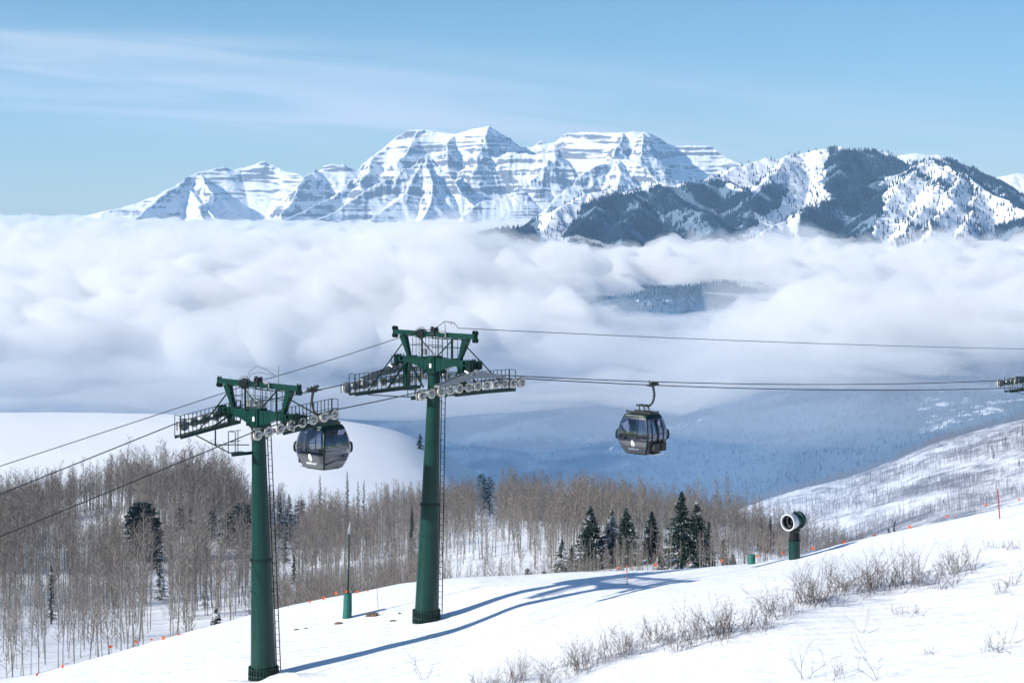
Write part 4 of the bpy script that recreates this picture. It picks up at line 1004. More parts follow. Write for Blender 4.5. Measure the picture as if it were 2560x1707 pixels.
    # emblem and lettering on both end panels
    for sd_ in ('x-', 'x+'):
        e = MB(); s0, z0 = (.0, .50)
        def ep(x, y): 
            s = s0+x; z = z0+y; f = s/hw(sd_, z); return pt(sd_, s, z, .012+.035*(1-f*f))
        sgn = 1
        N_ = 20; left = []; right = []
        # pointed leaf, split by a forked trunk
        def outl(t): # t 0 bottom .. 1 top, half width
            return .118*math.sin(math.pi*min(1, max(0, t))**.92)**.72*(1 if t < 1 else 0)
        rows = [i/N_ for i in range(N_+1)]
        for sg in (-1, 1):
            vs = []; 
            for t in rows:
                y = -.17+.40*t; ho = outl(t)+.001; gap = .040*(1-t/.60)+.010 if t < .60 else 0
                cxx = .012*math.sin(t*4)
                vs += [ep(cxx+sg*min(gap, ho), y), ep(cxx+sg*ho, y)]
            e.add(vs, [(2*i, 2*i+1, 2*i+3, 2*i+2) for i in range(N_)])
        e.add([ep(-.012, -.20), ep(.012, -.20), ep(.004, -.06), ep(-.004, -.06)], [(0, 1, 2, 3)])
        e.build('emblem', M_white, body)
        for word, xo in (('DEER', -.21), ('VALLEY', .15)):
            cu = bpy.data.curves.new('lettering', 'FONT'); cu.body = word; cu.size = .125; cu.align_x = 'CENTER'; cu.resolution_u = 2; cu.offset = .005; cu.space_character = 1.08
            tmp = bpy.data.objects.new('lettering', cu); COL.objects.link(tmp); dg = bpy.context.evaluated_depsgraph_get(); me = bpy.data.meshes.new_from_object(tmp.evaluated_get(dg)); bpy.data.objects.remove(tmp)
            for v in me.vertices: v.co = ep(v.co.x+xo, v.co.y-.30)
            me.materials.clear(); me.materials.append(M_white); link('lettering', me, body)
    # hanger: bracket, bow arm, grip
    b = MB()
    for x in (-.22, .22):
        for y in (-.28, .06): b.beam((x, y-.04, 2.12), (x*.85, y, 2.52), .045)
    b.box((0, -.12, 2.55), (.46, .60, .08)); b.beam((-.2, -.28, 2.15), (.2, -.28, 2.5), .02); b.tube([(-.26, .2, 2.55), (.26, .2, 2.55)], .05, 8)
    b.build('suspension_frame', M_black, c)
    pts = [(0, .10, 2.55), (0, -.35, 2.53), (0, -.52, 2.58), (0, -.70, 2.74), (0, -.80, 2.98), (0, -.82, 3.2), (0, -.76, 3.50), (0, -.72, 3.62)]
    pp = []
    P4 = [Vector(q_) for q_ in pts]
    for i in range(len(P4)-1):
        for k in range(3):
            t = k/3; a0 = P4[max(i-1, 0)]; a1 = P4[i]; a2 = P4[i+1]; a3 = P4[min(i+2, len(P4)-1)]
            pp.append(.5*((2*a1)+(a2-a0)*t+(2*a0-5*a1+4*a2-a3)*t*t+(3*a1-a0-3*a2+a3)*t**3))
    pp.append(P4[-1])
    b = MB(); b.tube(pp, [.055+.018*i/len(pp) for i in range(len(pp))], 10); arm_ = b.build('hanger_arm', M_dsteel, c, smooth=True)
    b = MB(); b.tube([(.05, -.62, 2.66), (.05, -.71, 2.95), (.05, -.74, 3.2), (.04, -.70, 3.4)], .012, 5); b.box((0, -.70, 3.08), (.05, .10, .03)); b.build('grip_cable', M_black, arm_)
    g = MB(); g.box((0, -.72, GZ+.0), (.26, .16, .16)); g.box((-.05, -.74, GZ+.10), (.34, .14, .14)); g.tube([(-.32, -.72, GZ+.03), (.34, -.72, GZ+.03)], .055, 8)
    g.beam((.0, -.80, GZ+.18), (.34, -.80, GZ+.02), .05, .07); g.beam((-.28, -.66, GZ+.20), (.05, -.72, GZ+.06), .07, .09); g.tube([(-.25, -.9, GZ+.19), (-.25, -.62, GZ+.19)], .06, 10); g.tube([(.22, -.92, GZ+.10), (.22, -.6, GZ+.10)], .055, 10)
    g.tube([(-.12, -.9, GZ-.04), (-.12, -.58, GZ-.04)], .04, 8); g.beam((-.3, -.7, GZ+.26), (-.1, -.7, GZ+.14), .05); g.beam((.3, -.72, GZ), (.55, -.72, GZ+.01), .06, .05, w2=.03, h2=.03); g.beam((-.3, -.72, GZ), (-.55, -.72, GZ-.01), .06, .05, w2=.03, h2=.03)
    g.build('grip', M_dsteel, c)
    h = MB(); h.box((-.04, -.84, GZ+.08), (.16, .03, .12)); h.build('grip_cover', M_green, c)
    return c
g2 = on_line(1632, 2.78); 
def rope_z(s, q):
    prof_a, prof_b = (prof2, prof3)
    a = over(T2h, prof2, s*2.78)[-1]; b = over(T3h, prof3, s*2.78)[0]; t = (q-a).dot(LU)/(b-a).dot(LU); return a.z+(b.z-a.z)*t-4*.45*t*(1-t)
g2.z = rope_z(1, g2)
cabin('gondola_cabin', 'dark gondola cabin with ski racks on its doors, hanging alone right of the middle tower', g2, False)
a = over(T1h, prof1, -2.78)[-1]; b = over(T2h, prof2, -2.78)[0]; g1 = on_line(783, -2.78); t = (g1-a).dot(LU)/(b-a).dot(LU); g1.z = a.z+(b.z-a.z)*t
cabin('gondola_cabin', 'dark gondola cabin just behind the lower left tower, over the white hill', g1, True)
# ================================================================ things on the snow
def hit(px, py, Y0=30.0, Y1=1150.0, st=.5):
    """first ground point seen at a photograph pixel"""
    a = (px-1280)/F; Yq = np.arange(Y0, Y1, st); z = ground(a*Yq, Yq); q = HZ-z/Yq*F
    k = np.where(q <= py)[0]
    Y = Yq[k[0]] if len(k) else Y1
    return Vector((a*Y, Y, gz(a*Y, Y)))
def stand(px, Y): 
    X = (px-1280)/F*Y; return Vector((X, Y, gz(X, Y)))
M_orange = mat('orange_plastic', (.85, .13, .03), .6)
M_redpole = mat('red_painted_pole', (.30, .03, .03), .5)
M_bamboo = mat('bamboo', (.20, .15, .10), .7)
M_hyd = mat('bright_green_foam', (.003, .095, .075), .6, noise=(3, (.004, .12, .095), .3))
M_dirt = mat('bare_soil', (.09, .06, .045), .95, noise=(8, (.16, .11, .08), .3))
# --- fan snow gun
gY = 105.5; gb = stand(1985, gY); gun = empty('snow_gun', gb, 0); tag(gun, 'fan snow gun on a thick green post with black bellows and white rimmed barrel', 'snow gun')
zc = P(1985, 1302, gY).z-gb.z
b = MB(); b.ring([(.30, -.6), (.30, zc-1.10), (.33, zc-1.08), (.33, zc-1.02), (.28, zc-1.0)], (.02, 0, 0), (0, 0, 1), 28); b.build('post', M_green, gun, smooth=True)
b = MB(); pr = [(.27, zc-1.02)]
for k in range(9): pr += [(.29 if k % 2 else .24, zc-1.0+.045*k)]
pr += [(.24, zc-.60), (.31, zc-.54), (.33, zc-.46), (.26, zc-.40)]
b.ring(pr, (.02, 0, 0), (0, 0, 1), 24)
b.build('bellows', M_black, gun, smooth=False)
b = MB(); b.box((.02, .0, zc-.40), (.50, .42, .20)); b.beam((-.12, -.2, zc-.42), (.25, .1, zc-.2), .12); b.build('cradle', M_black, gun, bevel=.02)
ax = Vector((-.70, -.714, -.05)).normalized(); c0 = Vector((.02, .05, zc))
b = MB(); b.ring([(.32, -.50), (.445, -.46), (.465, -.34), (.455, -.28), (.385, -.26), (.375, .10), (.38, .12)], c0, ax, 36); b.ring([(.001, -.44), (.44, -.47)], c0, ax, 36); b.build('fan_housing', M_green, gun, smooth=True)
b = MB(); b.ring([(.36, .06), (.40, .10), (.435, .44), (.45, .56), (.44, .60), (.395, .60), (.36, .50), (.34, .1)], c0, ax, 40); nz_ = b.build('nozzle_ring', mat('pale_grey_paint', (.62, .64, .67), .35), gun, smooth=True)
b = MB(); sx_ = ax.cross(Vector((0, 0, 1))).normalized(); sy_ = sx_.cross(ax)
for k in range(36):
    th = k*2*math.pi/36; d_ = sx_*math.cos(th)+sy_*math.sin(th)
    b.tube([c0+ax*.60+d_*.385, c0+ax*.55+d_*.33], .012, 5)
b.build('nozzle', M_dsteel, nz_)
b = MB(); b.ring([(.355, .50), (.34, .0), (.001, -.02)], c0, ax, 30); b.ring([(.001, .30), (.06, .26), (.09, .12), (.09, 0)], c0, ax, 14)
for k in range(7):
    th = k*2*math.pi/7; d_ = sx_*math.cos(th)+sy_*math.sin(th); b.beam(c0+ax*.12+d_*.08, c0+ax*.06+d_*.33, .02, .10, up=tuple(sx_))
b.build('fan', M_black, gun)
b = MB(); b.box(c0+Vector((.0, 0, .47)), (.10, .08, .10)); b.beam(c0+Vector((.08, 0, .40)), c0+Vector((-.02, 0, .52)), .05); b.build('lamp_box', M_black, gun)
# --- green padded hydrant further left
hY = 106.5; hb = stand(1879, hY); o = MB().ring([(.001, .0), (.19, .0), (.20, -.03), (.19, -1.0)], (0, 0, P(1879, 1386, hY).z-hb.z), (0, 0, 1), 24).build('hydrant_cover', M_hyd, None, smooth=True); o.location = hb
tag(o, 'short bright green padded cylinder at the snow edge, left of the snow gun', 'padded post')
# --- snow lance
lb = hit(867, 1544, 60, 130, .1); ln = empty('snow_lance', lb, 0); tag(ln, 'slim snow lance with padded green foot and thin dark mast', 'snow lance')
px1 = lb.y/F
b = MB(); b.tube([(0, 0, -.2), (.04, 0, .5), (.05, 0, 61*px1)], [.27*.9, .255*.9, .235*.9], 20); b.build('foot_pad', M_hyd, ln, smooth=True)
b = MB(); b.tube([(.05, 0, 55*px1), (.10, 0, 130*px1), (.12, 0, 212*px1)], [.055, .042, .035], 8); b.build('mast', M_green_d, ln, smooth=True)
b = MB(); b.tube([(.12, 0, 210*px1), (.13, 0, 222*px1)], [.05, .10], 10); b.tube([(.13, 0, 222*px1), (.19, -.05, 240*px1)], [.07, .02], 8); b.build('lance_head', M_galv, ln)
# --- marker poles
def pole(name, lab, px, y0, y1, Y, r, m, lean=0, bands=False):
    p = stand(px, Y); h = (y0-y1)/F*Y; o = MB(); o.tube([(0, 0, -.4), (lean, 0, h)], r, 6)
    ob = o.build(name, m, None); ob.location = (p.x, p.y, P(px, y0, Y).z); tag(ob, lab, 'pole')
    if bands:
        for k in (.25, .45, .70):
            MB().tube([(lean*k, 0, h*k), (lean*(k+.10), 0, h*(k+.10))], r*1.25, 6).build('band', M_orange, ob)
    return ob
q = hit(1568, 1462, 60, 130, .1); pole('marker_pole', 'thin dark marker pole with orange bands, standing in front of the spruces', 1568, 1462, 1398, q.y, .024, M_bamboo, -.03, True)
pole('marker_pole', 'dark red marker pole at the snow edge near the right side', 2500, 1286, 1222, 107, .035, M_redpole, -.14)
q = hit(948, 1535, 60, 130, .1); pole('marker_pole', 'thin bamboo pole between the snow lance and the middle tower', 948, 1535, 1468, q.y, .016, M_bamboo, -.13)
# --- rope line with orange flags along the brow
flags = [(28,1704),(92,1682),(157,1660),(276,1612),(341,1600),(379,1595),(408,1590),(447,1585),(507,1573),(541,1565),(567,1561),(687,1530),(718,1519),(747,1511),(775,1500),(809,1491),(839,1479),(865,1475),(894,1475),(918,1475),(947,1477),(978,1480),(1028,1479),(1154,1474),(1340,1453),(1410,1443),(1471,1432),(1546,1415),(1639,1408),(1721,1404),(1805,1397),(1893,1387),(1958,1378),(2031,1366),(2109,1351),(2187,1334),(2274,1313),(2368,1287),(2465,1258),(2548,1244)]
fr0 = flags[0]; yf = lambda px: float(crestY((px-1280)/F))+3.2
root = empty('flag_line', P(1280, 1460, yf(1280)), 0); tag(root, 'low rope hung with small orange flags following the brow of the snow slope', 'flag line')
def rel(p): return p-root.location
pts = [P(a_, b_, yf(a_)) for a_, b_ in flags]; pts = [P(-60, 1735, yf(-60))]+pts+[P(2640, 1225, yf(2640))]
b = MB(); pp = []
for i in range(len(pts)-1): pp += [rel(v) for v in span(pts[i], pts[i+1], .05, 4)[:-1]]
b.tube(pp+[rel(pts[-1])], .006, 4); b.build('rope', M_bamboo, root)
rng = random.Random(5)
for i, p in enumerate(pts[1:-1]):
    a_ = rng.uniform(-.5, .9); w = rng.uniform(.10, .17); h = rng.uniform(.13, .21); dx, dy = math.cos(a_)*w, math.sin(a_)*w
    s0 = rel(p); vs = []
    for r_ in range(4):
        for c_ in range(4):
            vs.append(s0+Vector((dx*(c_/3-.5)+.02*math.sin(r_*2+i), dy*(c_/3-.5)+.04*math.sin(c_*2.2+r_+i), -h*r_/3*(1-.12*c_*(i % 3)/2))))
    MB().add(vs, [(r_*4+c_, r_*4+c_+1, (r_+1)*4+c_+1, (r_+1)*4+c_) for r_ in range(3) for c_ in range(3)]).build('flag', M_orange, root)
for i in range(1, len(pts)-1, 4):
    p = pts[i]; g_ = gz(p.x+.1, p.y); MB().tube([rel(Vector((p.x+.1, p.y, g_-.3))), rel(Vector((p.x+.06, p.y, p.z+.12)))], .014, 5).build('stake', M_bamboo, root)
# --- clods of soil round the lance and tower
def clod(px, py, w, h, lab, sd_):
    q = hit(px, py, 60, 130, .1); rs = random.Random(sd_); b = MB(); n = 10; vs = []
    for i in range(5):
        r = [1, .96, .75, .4, .05][i]
        for k in range(n):
            a_ = k*2*math.pi/n; rr = r*(1+rs.uniform(-.28, .28)); vs.append((math.cos(a_)*w/2*rr, math.sin(a_)*w*.35*rr, h*[-.3, .25, .7, .95, 1][i]*(1+rs.uniform(-.2, .2))))
    b.add(vs, [(i*n+k, i*n+(k+1) % n, (i+1)*n+(k+1) % n, (i+1)*n+k) for i in range(4) for k in range(n)])
    o = b.build('soil_clod', M_dirt, None); o.location = q; tag(o, lab, 'soil clod', 'clods of soil on the snow')
clod(935, 1540, .42, .20, 'dark soil clod nearest the thin bamboo pole', 1)
clod(921, 1541, .34, .16, 'small dark soil clod just left of the largest one', 2)
clod(848, 1559, .44, .07, 'flat brown soil patch lower left of the snow lance', 3)
clod(985, 1551, .5, .025, 'thin strip of soil left of the middle tower foot', 4)
clod(742, 1574, .30, .05, 'small soil patch right of the lower left tower', 5)
clod(999, 1534, .16, .07, 'tiny dark clod between bamboo pole and middle tower', 6)
clod(765, 1571, .22, .04, 'small soil crumb beside the patch right of the lower left tower', 7)
# --- snow heaped round the feet of both towers
def heap(name, c, rx, ry, h, rot, lab, sd_):
    n, m = 30, 12; vs = []
    for i in range(m+1):
        r = i/m
        for k in range(n):
            th = k*2*math.pi/n; x = math.cos(th)*rx*r; y = math.sin(th)*ry*r; X = c.x+x*math.cos(rot)-y*math.sin(rot); Y = c.y+x*math.sin(rot)+y*math.cos(rot)
            z = gz(X, Y)+h*(math.cos(math.pi*r)+1)/2*(1+.5*float(fbm(np.array([X*1.3+sd_]), np.array([Y*1.3]), 3)[0]))-.03*(r > .95)
            vs.append((X-c.x, Y-c.y, z-c.z))
    o = MB().add(vs, [(i*n+k, i*n+(k+1) % n, (i+1)*n+(k+1) % n, (i+1)*n+k) for i in range(m) for k in range(n)]).build(name, M_snow, None, smooth=True); o.location = c; tag(o, lab, 'snow heap', 'snow heaps at the tower feet'); return o
heap('snow_heap', Vector((T1b.x+.9, T1b.y-1.7, gz(T1b.x+.9, T1b.y-1.7))), 2.6, .8, .42, .25, 'snow heap in front of the lower left tower foot', 1)
heap('snow_heap', Vector((T1b.x-1.6, T1b.y-.6, gz(T1b.x-1.6, T1b.y-.6))), 1.2, .7, .28, .1, 'small snow heap left of the lower left tower foot', 2)
heap('snow_heap', Vector((T2b.x+.2, T2b.y-1.3, gz(T2b.x+.2, T2b.y-1.3))), 1.5, .6, .16, .1, 'low snow heap in front of the middle tower foot', 3)

# ================================================================ vegetation
M_bark = mat('aspen_bark', (.30, .28, .255), .8, noise=(2.5, (.115, .105, .098), .18))
M_twig = mat('aspen_twig', (.125, .108, .096), .85, noise=(.6, (.20, .178, .16), .2))
M_brushtwig = mat('red_brown_twig', (.06, .04, .036), .8, noise=(1.5, (.10, .07, .06), .3))
M_cbark = mat('conifer_bark', (.06, .05, .045), .9)
def needle(name, c, snow):
    m = bpy.data.materials.new(name); m.use_nodes = True; t = m.node_tree; b = t.nodes['Principled BSDF']; b.inputs['Roughness'].default_value = .8; b.inputs['Specular IOR Level'].default_value = .2
    g = t.nodes.new('ShaderNodeNewGeometry'); n = t.nodes.new('ShaderNodeTexNoise'); n.inputs['Scale'].default_value = 1.1; n.inputs['Detail'].default_value = 6; n.inputs['Roughness'].default_value = .75
    t.links.new(g.outputs['Position'], n.inputs['Vector'])
    r = t.nodes.new('ShaderNodeValToRGB'); r.color_ramp.elements[0].position = snow; r.color_ramp.elements[0].color = (*c, 1); r.color_ramp.elements[1].position = snow+.05; r.color_ramp.elements[1].color = (.75, .78, .82, 1)
    e = r.color_ramp.elements.new(snow-.15); e.color = (c[0]*.7, c[1]*.75, c[2]*.8, 1)
    t.links.new(n.outputs['Fac'], r.inputs[0]); t.links.new(r.outputs[0], b.inputs['Base Color']); return m
M_needle = needle('snow_dusted_needles', (.024, .048, .040), .565)
M_needle2 = needle('snow_laden_needles', (.032, .05, .046), .49)
M_needle3 = needle('dark_needles', (.018, .038, .040), .62)
def tri_strip(V, Fq, p, q, w0, w1, rs):
    """thin blade from p to q (two crossed triangles would double the cost, one quad is enough)"""
    d = q-p; l = np.linalg.norm(d)+1e-9; s = np.cross(d/l, rs.randn(3)); s /= np.linalg.norm(s)+1e-9
    b = len(V); V += [p-s*w0/2, p+s*w0/2, q+s*w1/2, q-s*w1/2]; Fq.append((b, b+1, b+2, b+3))
def aspen(seed, h=10.0, nb=44, sub=3, tw=.038):
    rs = np.random.RandomState(seed); TV = []; TF = []
    bend = rs.randn(2)*.42; N_ = 6; axis = [np.array([bend[0]*math.sin(2.2*t)*t, bend[1]*math.sin(2.0*t+.6)*t, h*t]) for t in np.linspace(0, 1, N_+1)]; axis[0][2] = -.5
    r0 = rs.uniform(.055, .095)*h/10
    for i, p in enumerate(axis):
        r = r0*(1-.86*i/N_)
        for k in range(5): TV.append(p+np.array([math.cos(k*1.2566)*r, math.sin(k*1.2566)*r, 0]))
    for i in range(N_):
        for k in range(5): TF.append((i*5+k, i*5+(k+1) % 5, (i+1)*5+(k+1) % 5, (i+1)*5+k))
    V = []; Fq = []
    lo = rs.uniform(.22, .48)
    for j in range(nb):
        t = lo+(1-lo)*(j+rs.rand())/nb; i = min(int(t*N_), N_-1); p = axis[i]+(axis[i+1]-axis[i])*(t*N_-i)
        a = rs.rand()*2*math.pi; L_ = (1.75*(1-t)**.6+.35)*rs.uniform(.6, 1.25)*h/10; el = rs.uniform(.55, 1.15)
        d = np.array([math.cos(a)*math.cos(el), math.sin(a)*math.cos(el), math.sin(el)]); q = p+d*L_
        tri_strip(V, Fq, p, q, tw, tw*.55, rs)
        for k in range(sub):
            s = p+d*L_*rs.uniform(.35, 1.0); dd = d+rs.randn(3)*.42+np.array([0, 0, .25]); dd /= np.linalg.norm(dd); tri_strip(V, Fq, s, s+dd*L_*rs.uniform(.35, .75), tw*.75, tw*.3, rs)
    return np.array(TV), np.array(TF), np.array(V), np.array(Fq)
ASP = [aspen(s) for s in range(40, 46)]
ASPF = [aspen(s, 10, 34, 3, .048) for s in range(60, 68)]
ASPM = [(np_mesh('trunk', a[0], a[1], M_bark, smooth=True), np_mesh('branches', a[2], a[3], M_twig)) for a in ASP]
# where trees stand
rsf = np.random.RandomState(3)
def forest_density(px, Y):
    X = (px-1280)/F*Y
    n = fbm(X*.028+3, Y*.018, 3)
    d = .66+n*1.8+pn(X*.11, Y*.05)*.5
    d = d*(.15+.85*sstep(245, 370, Y))                       # thinner stand near the brow at left
    d = np.where((px > 640) & (px < 1060) & (Y < 300), .95, d)
    d = d*(1-.92*np.exp(-(((px-1210)/150)**2+((Y-285)/38)**2)))         # clearing
    d = d*(1-.75*np.exp(-(((px-520)/110)**2+((Y-318)/24)**2)))
    d = d*(1-.7*np.exp(-(((px-790)/50)**2+((Y-400)/16)**2)))
    d = d*(1-.80*np.exp(-((Y-395)/11)**2)*sstep(1300, 1400, px))
    top = np.interp(px, [-300, 250, 330, 560, 620, 900, 1100, 1250, 1500, 1800, 2000, 2200, 2300], [520, 522, 535, 525, 505, 500, 520, 600, 560, 470, 420, 330, 240])
    d = np.where(Y > top, 0, d)
    d = np.where((px > 1100), d*(.55+fbm(X*.05, Y*.03+3, 2)*.8), d)
    d = np.where((px > 640) & (px <= 1100) & (Y > 300), d*.8, d)
    return np.clip(d, 0, 1)
def aspen_height(px, Y):
    return np.interp(px, [-300, 0, 250, 330, 560, 640, 900, 1200, 1500, 1900, 2200], [9.3, 9.3, 10.3, 12.4, 12, 9.0, 7.8, 8.6, 7.8, 6.8, 5.5])*np.where((Y < 300) & (px > 640), .62, 1)*np.where(px <= 640, .76+.24*sstep(230, 420, Y), 1)
CL = [
 (1704,1225,1440,84,'spruce','tallest spruce, its dark spire rising above the wood left of the snow gun',1.8,M_needle),
 (1742,1252,1432,92,'spruce','broad spruce leaning against the tallest spruce on its right side',1.6,M_needle),
 (1476,1262,1425,82,'spruce','big snow dusted spruce, first of the broad ones from the left',2.0,M_needle),
 (1530,1272,1415,60,'spruce','pale snowy spruce between two broad dark spruces',1.3,M_needle2),
 (1566,1268,1415,86,'spruce','broad dark spruce in the middle of the group',2.0,M_needle),
 (1630,1276,1405,66,'spruce','dark rounded spruce, right hand one of the broad group',1.6,M_needle3),
 (1403,1344,1450,52,'spruce','slender snowy spruce at the left end of the spruce group',1.2,M_needle2),
 (1430,1362,1440,44,'spruce','small bluish spruce next to the slender snowy one',1.0,M_needle),
 (1772,1302,1400,40,'spruce','thin snowy spruce just right of the broad leaning spruce',1.0,M_needle),
 (1650,1385,1446,56,'spruce','low snow laden spruce at the brow under the dark rounded spruce',1.0,M_needle2),
 (1722,1395,1448,54,'spruce','low snow laden spruce at the foot of the tallest spruce',1.0,M_needle2),
 (1690,1402,1446,40,'spruce','smallest snow laden spruce at the brow between two low ones',.8,M_needle2),
 (1552,1400,1448,34,'spruce','small snowy spruce at the brow behind the banded marker pole',.8,M_needle2),
 (1808,1340,1418,26,'spruce','narrow dark spruce left of the green padded post',.8,M_needle),
 (1832,1384,1424,30,'spruce','short dark spruce beside the green padded post',.7,M_needle),
 (1780,1390,1430,30,'spruce','short snowy spruce left of the narrow dark one near the padded post',.7,M_needle2),
 (1902,1292,1380,26,'spruce','bluish spruce, left one of the pair in front of the snow gun',.9,M_needle),
 (1926,1290,1382,30,'spruce','bluish spruce, right one of the pair in front of the snow gun',.9,M_needle3),
 (1318,1418,1462,60,'spruce','low bushy snowy spruce at the brow right of the clearing',.9,M_needle2),
 (1360,1425,1458,36,'spruce','tiny snowy spruce at the brow beside the low bushy one',.7,M_needle2),
 (352,1252,1400,98,'round','big dark round fir standing out of the left wood',2.6,M_needle3),
 (392,1315,1430,44,'round','small dark fir touching the big round one on its right',1.0,M_needle3),
 (604,1254,1370,72,'round','broad dark fir just left of the lower left tower mast',1.6,M_needle3),
 (566,1278,1372,46,'round','smaller snowy fir left of the broad dark one by the mast',1.0,M_needle),
 (528,1274,1350,36,'round','dark fir crown two trees left of the mast of the left tower',.9,M_needle3),
 (448,1268,1340,34,'round','left one of two small dark firs above the left wood centre',.8,M_needle3),
 (474,1274,1338,26,'round','right one of two small dark firs above the left wood centre',.7,M_needle3),
 (412,1278,1338,14,'spire','tiny dark fir left of the two small ones in the left wood',.4,M_needle3),
 (700,1238,1350,40,'spruce','snowy fir right of the left tower mast, first of two',1.0,M_needle),
 (722,1232,1358,48,'spruce','dark blue fir right of the left tower mast, second of two',1.2,M_needle3),
 (676,1262,1360,34,'spruce','dark fir directly behind the ladder of the left tower',.9,M_needle3),
 (752,1248,1330,34,'round','small round fir right of the two firs by the left mast',.8,M_needle3),
 (800,1186,1322,20,'spire','twin spired narrow fir between the towers, left spire group',.9,M_needle),
 (868,1176,1330,26,'spire','tallest narrow fir between the two near towers',1.1,M_needle3),
 (895,1200,1318,16,'spire','left one of two slim firs close to the middle tower',.7,M_needle),
 (910,1198,1320,18,'spire','right one of two slim firs close to the middle tower',.8,M_needle),
 (1030,1264,1400,30,'spire','dark column shaped fir beside the middle tower mast',1.2,M_needle3),
 (712,1330,1410,26,'spire','narrow dark fir low in the wood right of the left tower',.8,M_needle3),
 (735,1385,1460,22,'spire','short dark fir below the narrow one right of the left tower',.7,M_needle),
 (1205,1182,1290,34,'round','dark fir on the skyline right of the middle tower, left half',1.0,M_needle3),
 (1224,1190,1292,34,'round','dark fir on the skyline right of the middle tower, right half',1.0,M_needle3),
 (1050,1082,1128,26,'spruce','lone dark fir on the open snow hill behind the towers',1.0,M_needle3),
 (128,1410,1560,26,'spire','dim narrow fir among the trunks at far left',1.0,M_needle),
 (400,1400,1500,40,'spruce','snowy fir in front of the open snow patch of the left wood',1.0,M_needle2),
 (512,1440,1520,30,'spruce','small snowy fir right of the snow patch in the left wood',.8,M_needle2),
 (540,1518,1592,56,'spruce','sparse snow laden fir at the brow left of the left tower mast',.9,M_needle2),
 (2222,1318,1352,14,'spire','smaller of the two dark firs peeping over the brow at right',.5,M_needle3),
 (2236,1300,1352,13,'spire','taller of the two dark firs peeping over the brow at right',.5,M_needle3),
]
NA = 13000
Yc_ = np.sqrt(rsf.rand(NA*3)*(620**2-172**2)+172**2); pxc = rsf.rand(NA*3)*2900-350
keep = rsf.rand(NA*3) < forest_density(pxc, Yc_); Yc_ = Yc_[keep][:NA]; pxc = pxc[keep][:NA]
keep = (Yc_ > crestY((pxc-1280)/F)+72)
# the firs have shouldered out the aspens in front of them
_X = (pxc-1280)/F*Yc_; _top = HZ-(ground(_X, Yc_)+aspen_height(pxc, Yc_))/Yc_*F
for c_ in CL:
    if 'lone' in c_[5] or 'peeping' in c_[5]: continue
    q_ = hit(c_[0], c_[2], 165, 900, 1.0); vb = c_[7+0] if False else c_[2]-(c_[2]-c_[1])*(.40 if c_[2] > 1400 and c_[2]-c_[1] > 90 else .10 if c_[2] > 1400 else .38)
    keep &= ~((np.abs(pxc-c_[0]) < c_[3]*.55) & (Yc_ < q_.y+4) & (_top < vb) & (rsf.rand(len(pxc)) < .93))
Yc_ = Yc_[keep]; pxc = pxc[keep]
lpx = np.concatenate([rsf.uniform(1370, 1790, 150), rsf.uniform(640, 1090, 240), rsf.uniform(1100, 1370, 70), rsf.uniform(1790, 1990, 90)]); lY = rsf.uniform(176, 212, len(lpx)); nlow = len(lpx)
pxc = np.concatenate([pxc, lpx]); Yc_ = np.concatenate([Yc_, lY])
Xc = (pxc-1280)/F*Yc_; Zc = ground(Xc, Yc_); Hc = aspen_height(pxc, Yc_)*np.clip(1+rsf.randn(len(Xc))*.2, .45, 1.4)*(1+fbm(Xc*.035+8, Yc_*.02, 3)*.45)
Hc[-nlow:] = rsf.uniform(2.4, 4.6, nlow)*np.where(lpx < 1100, 1.15, 1)
# individuals: the ones that show largest (inside the frame, not sunk behind the brow)
topy = HZ-(Zc+Hc)/Yc_*F; brow = np.interp(pxc, [-300, 110, 640, 1000, 1400, 1985, 2560], [1800, 1700, 1550, 1475, 1440, 1385, 1280])
basey = np.minimum(HZ-Zc/Yc_*F, np.minimum(brow, 1707)); vis = np.where((pxc > 5) & (pxc < 2555), np.maximum(basey-topy, 0), 0)
order = np.argsort(-vis*(1+.0*Yc_)); ind = order[:300]; rest = order[300:]
ZN = [(90,'in the bottom left corner of the wood'),(170,'in the left wood just right of the bottom left corner'),(260,'in the open left wood below the big round fir'),(340,'in the open left wood right below the big round fir'),(420,'in the open left wood, beside the snow patch'),
      (500,'standing in the open snow of the left wood'),(580,'close to the snowy brow left of the left tower'),(660,'directly behind the lower left tower mast'),(760,'right of the lower left tower mast'),(880,'around the snow lance'),(1080,'between the snow lance and the middle tower'),
      (1250,'just right of the middle tower, by the clearing'),(1420,'between the clearing and the spruces'),(1600,'in front of the broad spruces'),(1780,'around the tallest spruce'),(1950,'between the spruces and the snow gun'),(3000,'right of the snow gun')]
def asp_zone(px):
    for a_, b_ in ZN:
        if px < a_: return b_
def asp_size(h, Y): return 'tall' if h > 10.3 else 'short' if h < 7.2 else 'middling'
def asp_label(px, h, Y): return 'bare %s aspen %s' % (asp_size(h, Y), asp_zone(px))
def asp_group(px, h, Y): return '%s aspens %s' % (asp_size(h, Y), asp_zone(px))
for n_, i in enumerate(ind):
    r_ = bpy.data.objects.new('aspen_tree', None); COL.objects.link(r_); r_.location = (Xc[i], Yc_[i], Zc[i]); s_ = Hc[i]/10; r_.scale = (s_, s_, s_); r_.rotation_euler = (rsf.randn()*.045, rsf.randn()*.045, rsf.rand()*6.28)
    tag(r_, asp_label(pxc[i], Hc[i], Yc_[i]), 'tree', asp_group(pxc[i], Hc[i], Yc_[i])); tm, bm_ = ASPM[n_ % 6]
    link('trunk', tm, r_); link('branches', bm_, r_)
